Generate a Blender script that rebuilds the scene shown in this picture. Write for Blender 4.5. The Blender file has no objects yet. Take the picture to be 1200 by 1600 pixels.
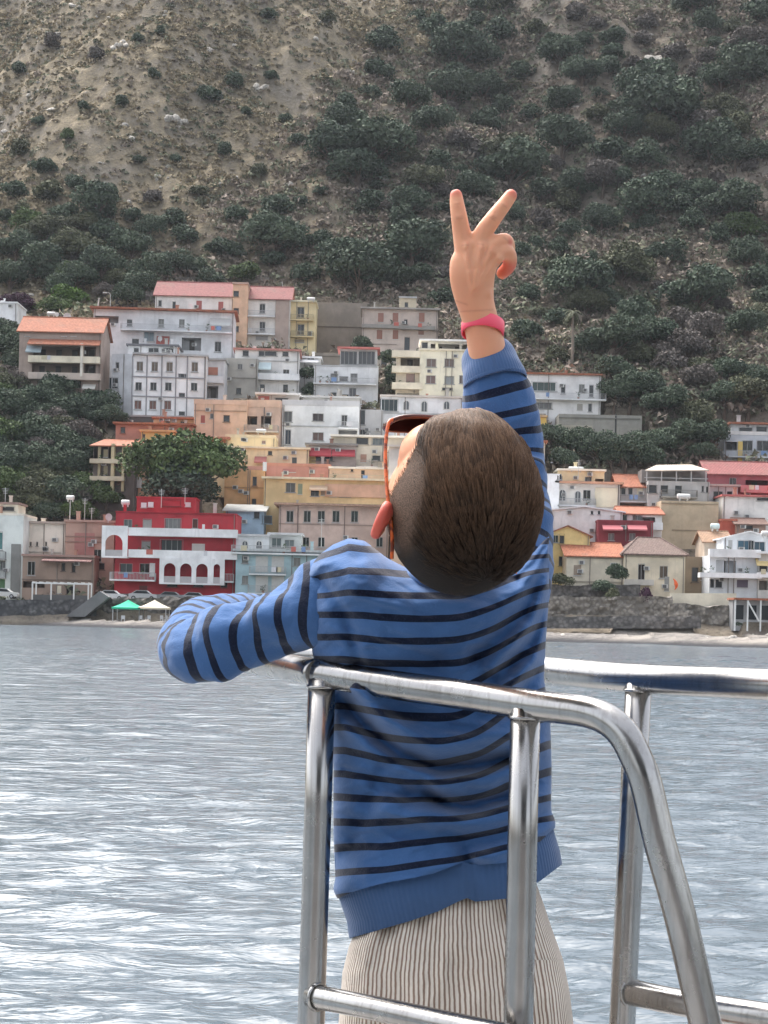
import bpy, bmesh, math, random
import numpy as np
from mathutils import Vector, Matrix, Quaternion

# ------------------------------------------------------------------ camera, world, sun, exposure
SC = bpy.context.scene
COL = SC.collection
F, CX, CY, ROLL = 2500.0, 600.0, 960.0, math.radians(1.3)
CAM = np.array([0.0, 0.0, 2.6])
cam = bpy.data.objects.new('camera', bpy.data.cameras.new('camera'))
COL.objects.link(cam)
cam.data.sensor_fit = 'VERTICAL'; cam.data.sensor_height = 36.0
cam.data.lens = 36.0 * F / 1600.0
cam.data.shift_y = (CY - 800.0) / 1600.0
cam.data.clip_start = 0.05; cam.data.clip_end = 3000
cam.location = CAM
cam.rotation_euler = (math.radians(90), -ROLL, 0)
SC.camera = cam
W_ = bpy.data.worlds.new('World'); SC.world = W_; W_.use_nodes = True
wn = W_.node_tree.nodes; wl = W_.node_tree.links
sky = wn.new('ShaderNodeTexSky'); sky.sky_type = 'NISHITA'; sky.sun_disc = False
SUN_EL, SUN_ROT = math.radians(60), math.radians(-38)
sky.sun_elevation = SUN_EL; sky.sun_rotation = SUN_ROT
sky.air_density = 1.0; sky.dust_density = 5.0; sky.ozone_density = 1.0
hs = wn.new('ShaderNodeHueSaturation'); hs.inputs['Saturation'].default_value = 0.36
bg = wn['Background']; bg.inputs['Strength'].default_value = 0.15
wl.new(sky.outputs[0], hs.inputs['Color']); wl.new(hs.outputs[0], bg.inputs['Color'])
sun = bpy.data.objects.new('sun', bpy.data.lights.new('sun', 'SUN')); COL.objects.link(sun)
sun.data.energy = 1.3; sun.data.angle = math.radians(55); sun.data.color = (1, .96, .9)
# veiled sun stands high ahead of the viewer, over the hill
sd = Vector((math.sin(SUN_ROT) * math.cos(SUN_EL), math.cos(SUN_ROT) * math.cos(SUN_EL), math.sin(SUN_EL)))
sun.rotation_euler = sd.to_track_quat('Z', 'Y').to_euler()
SC.view_settings.view_transform = 'Standard'; SC.view_settings.look = 'None'
SC.view_settings.exposure = 1.5; SC.view_settings.gamma = 1.0
SC.cycles.use_denoising = True
SC.cycles.max_bounces = 6; SC.cycles.diffuse_bounces = 3; SC.cycles.glossy_bounces = 4
SC.cycles.transmission_bounces = 3; SC.cycles.volume_bounces = 1; SC.cycles.transparent_max_bounces = 6

# ------------------------------------------------------------------ helpers
cr, sr = math.cos(ROLL), math.sin(ROLL)
def W(px, py, D):
    """point at distance D (along +Y) seen at photo pixel px,py (arrays allowed)"""
    px, py, D = np.asarray(px, float), np.asarray(py, float), np.asarray(D, float)
    u = (px - CX) / F; v = (CY - py) / F
    return np.stack(np.broadcast_arrays(D * (u * cr - v * sr), D * 1.0, CAM[2] + D * (u * sr + v * cr)), -1)
def V(px, py, D): return Vector(W(px, py, D))

def hash2(ix, iy, seed):
    h = (ix.astype(np.int64) * 374761393 + iy.astype(np.int64) * 668265263 + seed * 2147483647) & 0xffffffff
    h = ((h ^ (h >> 13)) * 1274126177) & 0xffffffff
    h = (h ^ (h >> 16)) & 0xffff
    return h / 65535.0
def vnoise(x, y, seed=0):
    x = np.asarray(x, float); y = np.asarray(y, float)
    ix, iy = np.floor(x), np.floor(y); fx, fy = x - ix, y - iy
    fx = fx * fx * (3 - 2 * fx); fy = fy * fy * (3 - 2 * fy)
    a = hash2(ix, iy, seed); b = hash2(ix + 1, iy, seed); c = hash2(ix, iy + 1, seed); d = hash2(ix + 1, iy + 1, seed)
    return (a * (1 - fx) + b * fx) * (1 - fy) + (c * (1 - fx) + d * fx) * fy
def fbm(x, y, seed=0, o=4):
    s, a, t = 0, 1, 0
    for i in range(o):
        s = s + a * (vnoise(x * 2 ** i, y * 2 ** i, seed + i * 7) - .5); t += a; a *= .5
    return s / t * 2
def sstep(a, b, x):
    t = np.clip((np.asarray(x, float) - a) / (b - a), 0, 1); return t * t * (3 - 2 * t)

def new_mesh(name, verts, faces, mats=(), smooth=False, mi=None):
    me = bpy.data.meshes.new(name)
    if isinstance(faces, np.ndarray):
        verts = np.asarray(verts, np.float32); n = len(faces); k = faces.shape[1]
        me.vertices.add(len(verts)); me.vertices.foreach_set('co', verts.ravel())
        me.loops.add(n * k); me.loops.foreach_set('vertex_index', faces.astype(np.int32).ravel())
        me.polygons.add(n); me.polygons.foreach_set('loop_start', np.arange(0, n * k, k, dtype=np.int32))
        me.update(calc_edges=True)
    else:
        me.from_pydata([tuple(map(float, v)) for v in verts], [], faces); me.update()
    for m in mats: me.materials.append(m)
    if smooth: me.polygons.foreach_set('use_smooth', np.ones(len(me.polygons), bool))
    if mi is not None: me.polygons.foreach_set('material_index', np.asarray(mi, np.int32))
    return me
def obj(name, me, parent=None, loc=None, rot=None):
    o = bpy.data.objects.new(name, me); COL.objects.link(o)
    if parent is not None: o.parent = parent
    if loc is not None: o.location = loc
    if rot is not None: o.rotation_euler = rot
    return o
def tag(o, label=None, cat=None, group=None, kind=None):
    if label: o['label'] = label
    if cat: o['category'] = cat
    if group: o['group'] = group
    if kind: o['kind'] = kind
    return o
def empty(name, loc, label, cat, group=None, rz=0):
    o = obj(name, None, None, loc, (0, 0, rz)); o.empty_display_size = .3
    return tag(o, label, cat, group)
def fattr(me, name, vals):
    a = me.attributes.new(name, 'FLOAT', 'POINT'); a.data.foreach_set('value', np.asarray(vals, np.float32).ravel())

class MB:
    def __init__(s): s.v, s.f, s.m = [], [], []
    def box(s, x0, x1, y0, y1, z0, z1, m=0):
        b = len(s.v)
        s.v += [(x0, y0, z0), (x1, y0, z0), (x1, y1, z0), (x0, y1, z0), (x0, y0, z1), (x1, y0, z1), (x1, y1, z1), (x0, y1, z1)]
        for q in ((0, 3, 2, 1), (4, 5, 6, 7), (0, 1, 5, 4), (1, 2, 6, 5), (2, 3, 7, 6), (3, 0, 4, 7)):
            s.f.append(tuple(b + i for i in q)); s.m.append(m)
        return s
    def poly(s, pts, m=0):
        b = len(s.v); s.v += [tuple(p) for p in pts]; s.f.append(tuple(range(b, b + len(pts)))); s.m.append(m); return s
    def prism(s, pts, y0, y1, m=0):
        """outline pts (x,z), counter-clockwise seen from -y, extruded y0..y1"""
        n = len(pts); b = len(s.v)
        s.v += [(x, y0, z) for x, z in pts] + [(x, y1, z) for x, z in pts]
        s.f.append(tuple(range(b, b + n))); s.f.append(tuple(range(b + 2 * n - 1, b + n - 1, -1)))
        for i in range(n):
            j = (i + 1) % n; s.f.append((b + i, b + n + i, b + n + j, b + j))
        s.m += [m] * (n + 2); return s
    def tube(s, pts, r, n=8, m=0, cap=True):
        v, f = tube_geo(pts, r, n, cap); b = len(s.v)
        s.v += [tuple(p) for p in v]; s.f += [tuple(b + i for i in q) for q in f]; s.m += [m] * len(f); return s
    def mesh(s, name, mats, smooth=False): return new_mesh(name, s.v, s.f, mats, smooth, s.m)
    def build(s, name, mats, parent=None, smooth=False, loc=None):
        return obj(name, s.mesh(name, mats if isinstance(mats, (list, tuple)) else [mats], smooth), parent, loc)

def frames(P):
    P = np.asarray(P, float); T = np.gradient(P, axis=0); T /= np.linalg.norm(T, axis=1)[:, None] + 1e-12
    up = np.array([0, 0, 1.0]) if abs(T[0][2]) < .9 else np.array([1.0, 0, 0])
    N = np.cross(up, T[0]); N /= np.linalg.norm(N); Ns = [N]
    for i in range(1, len(P)):
        N = Ns[-1] - T[i] * np.dot(Ns[-1], T[i]); N /= np.linalg.norm(N); Ns.append(N)
    Ns = np.array(Ns); return T, Ns, np.cross(T, Ns)
def tube_geo(P, r, n=12, cap=True):
    P = np.asarray(P, float); k = len(P); r = np.broadcast_to(np.asarray(r, float), (k,))
    T, N, B = frames(P); th = np.linspace(0, 2 * math.pi, n, endpoint=False)
    v = P[:, None] + r[:, None, None] * (np.cos(th)[None, :, None] * N[:, None] + np.sin(th)[None, :, None] * B[:, None])
    f = [(i * n + j, i * n + (j + 1) % n, (i + 1) * n + (j + 1) % n, (i + 1) * n + j) for i in range(k - 1) for j in range(n)]
    if cap: f += [tuple(range(n - 1, -1, -1)), tuple((k - 1) * n + j for j in range(n))]
    return v.reshape(-1, 3), f
def catmull(P, n=8):
    P = np.asarray(P, float); Q = np.vstack([2 * P[0] - P[1], P, 2 * P[-1] - P[-2]]); out = []
    for i in range(1, len(Q) - 2):
        for t in np.linspace(0, 1, n, endpoint=False):
            a, b, c, d = Q[i - 1:i + 3]
            out.append(.5 * ((2 * b) + (c - a) * t + (2 * a - 5 * b + 4 * c - d) * t * t + (3 * b - a - 3 * c + d) * t ** 3))
    out.append(P[-1]); return np.array(out)

# ------------------------------------------------------------------ materials
def srgb(r, g, b):
    f = lambda c: (c / 255 / 12.92) if c <= 10 else ((c / 255 + .055) / 1.055) ** 2.4
    return (f(r), f(g), f(b))
class NT:
    def __init__(s, name):
        s.m = bpy.data.materials.new(name); s.m.use_nodes = True; s.t = s.m.node_tree; s.n = s.t.nodes; s.l = s.t.links
        s.b = s.n['Principled BSDF']
    def new(s, ty, **kw):
        n = s.n.new(ty)
        for k, v in kw.items():
            if k in n.inputs.keys() if isinstance(k, str) else False: s.set(n.inputs[k], v)
            else: setattr(n, k, v)
        return n
    def set(s, i, v):
        if isinstance(v, bpy.types.NodeSocket): s.l.new(v, i)
        else: i.default_value = v
    def math(s, op, a, b=0.0, c=None, clamp=False):
        n = s.n.new('ShaderNodeMath'); n.operation = op; n.use_clamp = clamp
        s.set(n.inputs[0], a); s.set(n.inputs[1], b)
        if c is not None: s.set(n.inputs[2], c)
        return n.outputs[0]
    def mix(s, f, a, b):
        n = s.n.new('ShaderNodeMix'); n.data_type = 'RGBA'
        s.set(n.inputs[0], f)
        for i, v in ((6, a), (7, b)):
            s.set(n.inputs[i], (*v, 1) if isinstance(v, tuple) and len(v) == 3 else v)
        return n.outputs[2]
    def noise(s, scale, vec=None, detail=4, rough=.5, dist=0):
        n = s.n.new('ShaderNodeTexNoise'); n.inputs['Scale'].default_value = scale; n.inputs['Detail'].default_value = detail
        n.inputs['Roughness'].default_value = rough; n.inputs['Distortion'].default_value = dist
        if vec is not None: s.l.new(vec, n.inputs['Vector'])
        return n.outputs['Fac']
    def coord(s, w='Object'): return s.n.new('ShaderNodeTexCoord').outputs[w]
    def pos(s): return s.n.new('ShaderNodeNewGeometry').outputs['Position']
    def sep(s, v):
        n = s.n.new('ShaderNodeSeparateXYZ'); s.l.new(v, n.inputs[0]); return n.outputs
    def mapping(s, v, sc=(1, 1, 1), rot=(0, 0, 0)):
        n = s.n.new('ShaderNodeMapping'); s.l.new(v, n.inputs[0]); n.inputs['Scale'].default_value = sc; n.inputs['Rotation'].default_value = rot
        return n.outputs[0]
    def ramp(s, f, a, b): # smooth range map 0..1
        n = s.n.new('ShaderNodeMapRange'); n.interpolation_type = 'SMOOTHSTEP'; s.l.new(f, n.inputs[0])
        n.inputs[1].default_value = a; n.inputs[2].default_value = b; return n.outputs[0]
    def attr(s, name):
        n = s.n.new('ShaderNodeAttribute'); n.attribute_name = name; return n.outputs['Fac']
    def bump(s, h, dist=.01, strength=.5):
        n = s.n.new('ShaderNodeBump'); n.inputs['Distance'].default_value = dist; n.inputs['Strength'].default_value = strength
        s.l.new(h, n.inputs['Height']); s.l.new(n.outputs[0], s.b.inputs['Normal'])
    def base(s, v): s.set(s.b.inputs['Base Color'], (*v, 1) if isinstance(v, tuple) and len(v) == 3 else v)
    def p(s, **kw):
        for k, v in kw.items(): s.b.inputs[k.replace('_', ' ').title() if k not in ('IOR',) else k].default_value = v
        return s
_mc = {}
def plaster(c, amt=.16, rough=.85, sc=.35):
    """painted render: blotches, damp streaks running down"""
    k = ('pl', c, amt)
    if k in _mc: return _mc[k]
    c = tuple(min(.84, x * 1.2) for x in c); t = NT('plaster'); P = t.pos(); lo = tuple(x * (1 - amt * 1.6) for x in c)
    dirt = tuple(x * .55 + .02 for x in c)
    n1 = t.noise(sc, P, 5, .6); n2 = t.noise(1.0, t.mapping(P, (1.6, 1.6, .18)), 5, .65)
    a = t.mix(t.ramp(n1, .35, .7), c, lo)
    b = t.mix(t.math('MULTIPLY', t.ramp(n2, .52, .8), min(1, amt * 3.2)), a, dirt)
    t.base(b); t.p(roughness=rough); t.b.inputs['Specular IOR Level'].default_value = .25
    _mc[k] = t.m; return t.m
def flat(name, c, rough=.6, metal=0.0, spec=.4):
    k = (name, c, rough, metal)
    if k in _mc: return _mc[k]
    t = NT(name); n = t.noise(3.0, t.pos(), 3)
    t.base(t.mix(n, tuple(x * .85 for x in c), tuple(min(1, x * 1.12) for x in c)))
    t.p(roughness=rough, metallic=metal); t.b.inputs['Specular IOR Level'].default_value = spec
    _mc[k] = t.m; return t.m
def tiles(c):
    k = ('tile', c)
    if k in _mc: return _mc[k]
    t = NT('roof_tile'); o = t.coord('Object'); n = t.noise(2.2, o, 5, .7); n3 = t.noise(.4, o, 3)
    wv = t.n.new('ShaderNodeTexWave'); wv.bands_direction = 'X'; wv.inputs['Scale'].default_value = 1.3; t.l.new(o, wv.inputs[0])
    wv2 = t.n.new('ShaderNodeTexWave'); wv2.bands_direction = 'Z'; wv2.inputs['Scale'].default_value = 1.6; t.l.new(o, wv2.inputs[0])
    a = t.mix(t.ramp(n, .3, .7), tuple(x * .45 for x in c), tuple(min(1, x * .8) for x in c))
    a = t.mix(t.math('MULTIPLY', t.ramp(n3, .5, .7), .35), a, (.16, .13, .1))
    a = t.mix(t.math('MULTIPLY', wv.outputs['Fac'], .28), a, tuple(x * .4 for x in c))
    a = t.mix(t.math('MULTIPLY', wv2.outputs['Fac'], .15), a, tuple(x * .4 for x in c))
    t.base(a); t.p(roughness=.85); t.bump(wv.outputs['Fac'], .08, .6)
    _mc[k] = t.m; return t.m
def glass_dark(c=(.02, .025, .03)):
    return flat('window_glass', c, .12, 0, .6)
# ------------------------------------------------------------------ town data first (the terrain is cut level under each house)
DT_Y = [440, 480, 513, 586, 640, 688, 770, 846, 880, 915, 940, 975]
DT_D = [335, 326, 310, 290, 280, 270, 259, 250, 245, 238, 233, 226]
def autoD(yb): return float(np.interp(yb, DT_Y, DT_D))
WHITE = (.66, .67, .68); CREAM = (.66, .6, .47); PEACH = (.62, .42, .29); YELLOW = (.68, .52, .28); ORANGE = (.62, .33, .17)
RED = (.36, .035, .045); MAROON = (.2, .04, .05); PINK = (.5, .36, .3); GREY = (.36, .36, .36); LGREY = (.5, .5, .51)
TURQ = (.34, .47, .5); BLUE = (.3, .42, .52); BROWN = (.3, .2, .16); TAUPE = (.34, .27, .23); STONE = (.26, .25, .23)
TERRA = (.56, .21, .12); ROSE = (.4, .15, .14); OLDT = (.28, .19, .16); SALM = (.46, .22, .16)
HOUSES = []
def H(label, x0, x1, yt, yb, wall, roof=None, els=(), D=None, depth=9., yaw=0., name='house', cat='house', side=None, extra=5.):
    HOUSES.append(dict(label=label, x0=x0, x1=x1, yt=yt, yb=yb, wall=wall, roof=roof, els=list(els), D=D or autoD(yb), depth=depth,
                       yaw=math.radians(yaw), name=name, cat=cat, side=side, extra=extra))
def G(xs, ys, w, h, st='d', c=None): return [('w', x, y, w, h, st, c) for y in ys for x in xs]

# element codes: w window (cx, cy, w, h, style, colour) | b balcony (x0, x1, y, rail style, colour, out) | r raised block (x0,x1,y0,y1,colour,out)
#                a arched opening (cx, ytop, ybottom, w) | n awning (x0,x1,y0,y1,colour) | c cornice (x0,x1,y) | p veranda roof on posts | v recessed loggia
SH = (.3, .17, .13)
# --- upper rows
H('small white house at the left edge beside the purple hedge', -14, 26, 474, 508, WHITE, ('flat', WHITE), G([5], [500], 4, 6), depth=8)
H('grey retaining block under the small white house', -14, 28, 508, 545, GREY, None, [], D=306, name='retaining_wall', cat='wall', depth=6)
H('rounded taupe house with terracotta roof and three long balconies over the trees', 28, 156, 518, 632, TAUPE, ('gable', TERRA, 22, .78),
  [('v', 52, 127, 540, 562, (.25, .17, .13)), ('v', 50, 127, 566, 588, (.25, .17, .13)), ('v', 62, 127, 592, 612, (.12, .08, .07)), ('v', 132, 150, 541, 562, (.06, .05, .05)), ('v', 132, 150, 568, 588, (.06, .05, .05)),
   ('b', 46, 157, 565, 'solid', CREAM, 1.2), ('b', 46, 158, 591, 'solid', (.5, .42, .36), 1.2), ('b', 60, 152, 616, 'bars', PINK, 1.2), ('r', 128, 132, 538, 590, (.62, .58, .5), 1.3),
   ('e', 46, 158, 529, 539, TERRA, 1.6), ('n', 42, 66, 540, 550, (.35, .42, .45)), ('n', 130, 150, 600, 608, (.62, .6, .55))] + G([43, 100, 115], [522], 7, 6, 's', (.4, .3, .25)))
H('grey white stair block between the taupe house and the panel building', 132, 192, 505, 612, LGREY, None, G([165, 164, 163], [522, 549, 577], 4, 6), D=299, depth=10)
H('long white house with terracotta roof edge and a full width balcony', 146, 364, 486, 558, WHITE, ('slab', TERRA, 1.2),
  [('b', 190, 362, 516, 'bars', WHITE, 1.5)] + G([252, 284], [505], 8, 12, 'f', (.5, .5, .48)) + G([203, 342], [505], 8, 10) +
  [('v', 147, 186, 494, 505, (.1, .1, .1)), ('v', 284, 314, 527, 547, (.04, .04, .045)), ('w', 233, 526, 15, 14, 'f', (.4, .5, .55)), ('n', 245, 265, 525, 540, (.35, .12, .1)), ('w', 340, 541, 9, 15, 'f', (.08, .08, .09)), ('n', 328, 360, 496, 508, (.55, .56, .55)),
   ('w', 212, 535, 10, 10, 'd', None)], D=296, yaw=3)
H('low white attic with dark windows on the panel building roof', 200, 277, 541, 556, WHITE, ('slab', (.14, .14, .15), .6), G([213, 236, 244, 259, 267], [547], 7, 6, 'd'), D=287, depth=6)
H('white building of square panels in a grey grid', 208, 321, 556, 654, (.7, .71, .72), ('slab', GREY, .5),
  G([219, 242, 265, 304], [573], 9, 14, 'f', (.34, .27, .2)) + G([217, 240, 263, 303], [604], 9, 12, 'f', (.04, .04, .045)) + G([216, 239, 262], [633], 10, 13, 'f', (.4, .2, .15)) +
  G([286, 284, 283], [587], 9, 6) + G([284], [617, 646], 9, 6) + [('g', 208, 321, 556, 654, 5, 3)], D=281, yaw=4, extra=8)
H('pale left wing of the panel building with a glazed bay', 172, 209, 553, 652, (.55, .56, .58), None, [('w', 183, 572, 5, 12, 'd', None), ('w', 177, 598, 14, 16, 'f', (.12, .16, .17)), ('b', 168, 186, 618, 'solid', GREY, 1)], D=283, yaw=-16)
H('narrow grey wing with rounded balconies right of the panel building', 320, 350, 563, 630, LGREY, ('slab', GREY, .4), [('w', 333, 580, 14, 12, 's', (.38, .17, .12)), ('b', 320, 350, 597, 'solid', LGREY, 1.), ('v', 323, 341, 603, 622, (.06, .06, .06))], D=284)
H('white gabled house with a rose red roof at the top of the town', 242, 362, 462, 494, (.68, .67, .66), ('gable', ROSE, 21, 1.0),
  [('w', 311, 478, 8, 16, 's', (.4, .14, .13)), ('w', 345, 480, 7, 17, 's', (.4, .14, .13)), ('w', 250, 474, 5, 9, 'd', None), ('w', 272, 478, 5, 13, 'd', None), ('b', 326, 362, 493, 'solid', PINK, 1)], D=322, depth=10)
H('tall peach stair tower between two rose red roofs', 362, 385, 444, 545, PEACH, ('slab', PINK, .3), G([369], [459, 486, 514], 8, 9) + G([368], [534], 7, 6, 's', SALM), D=317, depth=7)
H('white apartment block with a rose red roof right of the peach tower', 385, 452, 467, 545, (.64, .62, .58), ('gable', ROSE, 19, .9),
  [('b', 385, 430, 494, 'bars', WHITE, 1.2), ('b', 385, 430, 522, 'bars', WHITE, 1.2)] + G([410], [482, 510], 8, 14, 'f', (.06, .06, .07)) + [('w', 409, 528, 18, 6, 's', GREY), ('w', 429, 535, 6, 9, 's', (.2, .06, .05)), ('r', 431, 452, 467, 545, (.36, .29, .25), .3), ('v', 432, 451, 486, 494, (.2, .18, .16))], D=319)
H('narrow yellow house with two small balconies at the end of the top row', 452, 492, 472, 552, (.66, .56, .34), ('slab', (.7, .66, .5), .4),
  [('b', 454, 490, 500, 'bars', (.6, .5, .3), 1.2), ('b', 454, 490, 526, 'bars', (.6, .5, .3), 1.2)] + G([470], [488, 515], 10, 16, 'f', (.07, .08, .09)) + G([468], [533], 14, 5, 's', (.3, .26, .2)), D=321, depth=7)
H('brown concrete retaining wall right of the yellow house', 492, 572, 473, 552, (.23, .2, .17), None, [('c', 492, 572, 510)], D=330, depth=4, name='retaining_wall', cat='wall')
H('white three storey house under a thin red roof line', 366, 466, 548, 622, (.68, .67, .65), ('slab', (.42, .2, .17), .7),
  G([384, 409, 446], [552], 9, 9) + [('w', 423, 552, 18, 8, 'd', None), ('n', 398, 424, 566, 577, (.55, .66, .68)), ('w', 447, 582, 9, 9, 'f', (.1, .1, .1)), ('b', 384, 468, 592, 'solid', WHITE, 1.3), ('c', 386, 466, 563)] + G([390, 410, 446], [607], 7, 12), D=291, yaw=2)
H('unpainted grey house with a sloping roofline', 348, 402, 560, 620, (.34, .33, .3), None, [('w', 375, 573, 7, 8, 'f', GREY), ('w', 373, 611, 7, 9, 'd', None), ('c', 348, 400, 590)], D=289, depth=8)
H('whitish house with a glazed rooftop veranda and red canopy', 490, 590, 571, 628, (.6, .61, .62), None,
  [('c', 490, 590, 571), ('b', 490, 588, 599, 'bars', WHITE, 1.2), ('w', 522, 590, 10, 12, 'f', (.5, .5, .5)), ('w', 553, 590, 10, 12, 'f', (.45, .45, .45)), ('w', 537, 592, 13, 7, 'd', None), ('w', 551, 614, 10, 15, 'f', (.3, .3, .32)), ('w', 521, 617, 9, 7, 'd', None), ('w', 537, 619, 15, 5, 'd', None)], D=291)
H('glazed rooftop veranda under a red canopy', 531, 589, 546, 571, (.5, .5, .5), ('slab', (.5, .17, .15), 1.0), [('w', 545, 559, 25, 20, 'f', (.2, .21, .22)), ('w', 573, 559, 25, 20, 'f', (.2, .21, .22))], D=292, depth=6, name='veranda', cat='veranda')
H('old pinkish house with a small roof tower below the hillside', 565, 683, 484, 556, (.48, .41, .36), ('slab', (.3, .28, .26), .8),
  G([595, 618, 659], [496], 8, 14, 's', (.33, .17, .13)) + G([593, 618], [523], 8, 14, 's', (.3, .15, .11)) + [('w', 634, 503, 5, 7, 'd', None), ('w', 636, 537, 8, 20, 'd', None), ('w', 658, 520, 8, 6, 's', SH), ('b', 565, 626, 511, 'solid2', STONE, .8), ('b', 626, 680, 514, 'solid2', STONE, 1.1), ('c', 565, 620, 537)], D=318)
H('small roof tower with a grey cap', 624, 650, 466, 484, (.5, .44, .33), ('slab', (.4, .4, .4), .3), [('w', 635, 476, 5, 7, 'd', None)], D=318.5, depth=4, name='roof_tower', cat='tower', extra=.5)
H('cream apartment block with square windows and a rounded balcony corner', 655, 728, 548, 618, (.72, .66, .52), ('slab', CREAM, .3),
  G([674, 702], [567], 14, 12, 'f', (.42, .33, .29)) + G([673], [593], 14, 12, 'f', (.42, .3, .28)) + G([702], [594], 14, 12, 'f', (.6, .63, .63)) + G([722], [593], 8, 12, 'f', (.42, .33, .29)) + [('w', 699, 608, 16, 4, 'd', None)], D=287)
H('left wing of the cream block with three curved balconies', 618, 657, 548, 622, (.66, .58, .46), None,
  [('v', 626, 656, 558, 575, (.12, .1, .09)), ('w', 641, 592, 12, 16, 's', (.36, .25, .22)), ('b', 612, 657, 557, 'solid', CREAM, 1.2), ('b', 612, 657, 581, 'solid', CREAM, 1.2), ('b', 612, 660, 607, 'solid', CREAM, 1.4), ('e', 620, 728, 614, 620, CREAM, 1.6)], D=288)
H('penthouse with a white slab roof above the cream apartment block', 658, 745, 534, 549, (.62, .6, .56), ('slab', (.75, .73, .7), .8), [('v', 673, 730, 537, 548, (.05, .04, .04)), ('w', 663, 540, 10, 10, 'd', None)], D=290, depth=7, name='penthouse')
H('white house with three arched windows and a glass corner', 594, 722, 621, 684, (.68, .69, .7), ('slab', (.55, .5, .45), .4),
  [('w', 608, 633, 26, 18, 'f', (.09, .14, .15)), ('a', 635, 626, 641, 9), ('a', 663, 627, 644, 9), ('a', 698, 627, 640, 9), ('c', 594, 720, 645), ('v', 622, 676, 650, 656, (.07, .07, .07)), ('w', 600, 665, 12, 7, 'd', None), ('w', 678, 651, 12, 6, 'd', None)], D=277)
H('blank grey side wall left of the arched window house', 560, 598, 640, 690, (.42, .42, .42), None, [('w', 566, 652, 8, 22, 'd', None), ('w', 563, 675, 6, 7, 'd', None), ('w', 570, 675, 6, 7, 'd', None)], D=275)
H('white corner house with a roof terrace and two right hand windows', 440, 560, 634, 700, (.69, .7, .71), ('para', LGREY, .9),
  [('w', 450, 651, 12, 16, 'f', (.3, .3, .3)), ('w', 497, 652, 16, 11, 'f', (.14, .08, .08)), ('w', 497, 682, 16, 12, 'f', (.36, .24, .2)), ('w', 538, 657, 8, 16, 'f', (.2, .2, .2)), ('b', 528, 560, 669, 'bars', WHITE, 1.2), ('v', 529, 558, 672, 682, (.15, .14, .14)), ('c', 440, 530, 665), ('w', 450, 683, 8, 22, 'f', (.08, .12, .18))], D=270)
H('white villa with terracotta roof edge on the cliff right of the boy', 820, 938, 586, 645, (.7, .69, .68), ('slab', TERRA, .5),
  [('w', 850, 604, 36, 13, 'f', (.14, .22, .2)), ('w', 880, 608, 6, 14, 'd', None), ('w', 909, 607, 8, 12, 'f', (.5, .5, .48)), ('w', 924, 611, 6, 18, 'd', None), ('b', 835, 946, 623, 'bars', WHITE, 1.3), ('w', 906, 636, 8, 10, 's', (.4, .38, .35)), ('w', 922, 637, 5, 12, 'd', None), ('w', 850, 634, 24, 9, 'f', (.4, .4, .4))], D=285)
H('dark undercroft below the panel building', 184, 300, 652, 668, (.1, .1, .1), ('slab', (.3, .3, .3), .2), [('r', 196, 202, 652, 668, LGREY, .1), ('r', 240, 246, 652, 668, LGREY, .1)], D=275, depth=5)
H('lean-to with a brown door below the white three storey house', 402, 466, 617, 640, (.36, .33, .3), ('slab', (.6, .58, .55), .8), [('w', 412, 628, 16, 18, 's', (.33, .1, .08)), ('w', 440, 628, 20, 12, 'd', None)], D=274, depth=6)
H('small white annex under a pale awning beside the dark tree', 466, 500, 560, 586, (.6, .6, .58), ('slab', (.66, .66, .66), .6), [('n', 468, 498, 560, 566, (.7, .7, .7)), ('w', 482, 575, 14, 9, 'd', None)], D=300, depth=6)
H('grey concrete garage row below the veranda house', 470, 562, 622, 640, (.4, .39, .37), ('slab', (.45, .44, .42), .5), [('w', 485, 632, 12, 9, 'd', None), ('w', 510, 632, 12, 9, 'd', None), ('w', 535, 632, 14, 9, 's', GREY)], D=277, depth=6)
H('pale lower storey of the old pinkish house', 566, 684, 556, 580, (.42, .38, .33), None, [('w', 600, 566, 8, 10, 'd', None), ('w', 640, 566, 8, 10, 'd', None), ('c', 566, 680, 558)], D=315, depth=5)
H('brown garden terraces under the retaining wall', 492, 566, 552, 566, (.27, .24, .2), None, [('c', 492, 566, 556)], D=316, depth=5, name='terrace_wall', cat='wall')
H('small ochre house above the salmon terrace wing', 240, 304, 655, 668, (.5, .36, .22), ('slab', TERRA, .6), [('w', 262, 662, 6, 7, 'd', None), ('w', 285, 662, 6, 7, 'd', None)], D=271, depth=5)
H('two storey beige house just behind the raised elbow', 700, 850, 690, 760, (.58, .5, .4), ('slab', TERRA, .8), G([730, 770, 810], [706, 735], 10, 14, 's', (.3, .2, .15)), D=262)
H('plain white house hidden behind the head', 606, 760, 700, 790, (.62, .6, .56), ('slab', (.6, .55, .5), .6), G([640, 690, 730], [725, 760], 10, 14, 'f', (.2, .2, .2)), D=252)
H('peach seafront house behind the shoulders', 610, 850, 800, 930, (.58, .42, .3), ('slab', TERRA, .8), G([650, 700, 750, 800], [830, 865, 900], 11, 17, 's', (.15, .2, .15)) + [('b', 640, 820, 878, 'bars', WHITE, 1.2)], D=236)
H('narrow white house with green shutters left of the yellow gabled house', 790, 852, 800, 900, (.66, .65, .62), ('slab', (.5, .3, .2), .5), G([806, 830], [825, 860], 9, 14, 's', (.08, .18, .12)), D=243)
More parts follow.
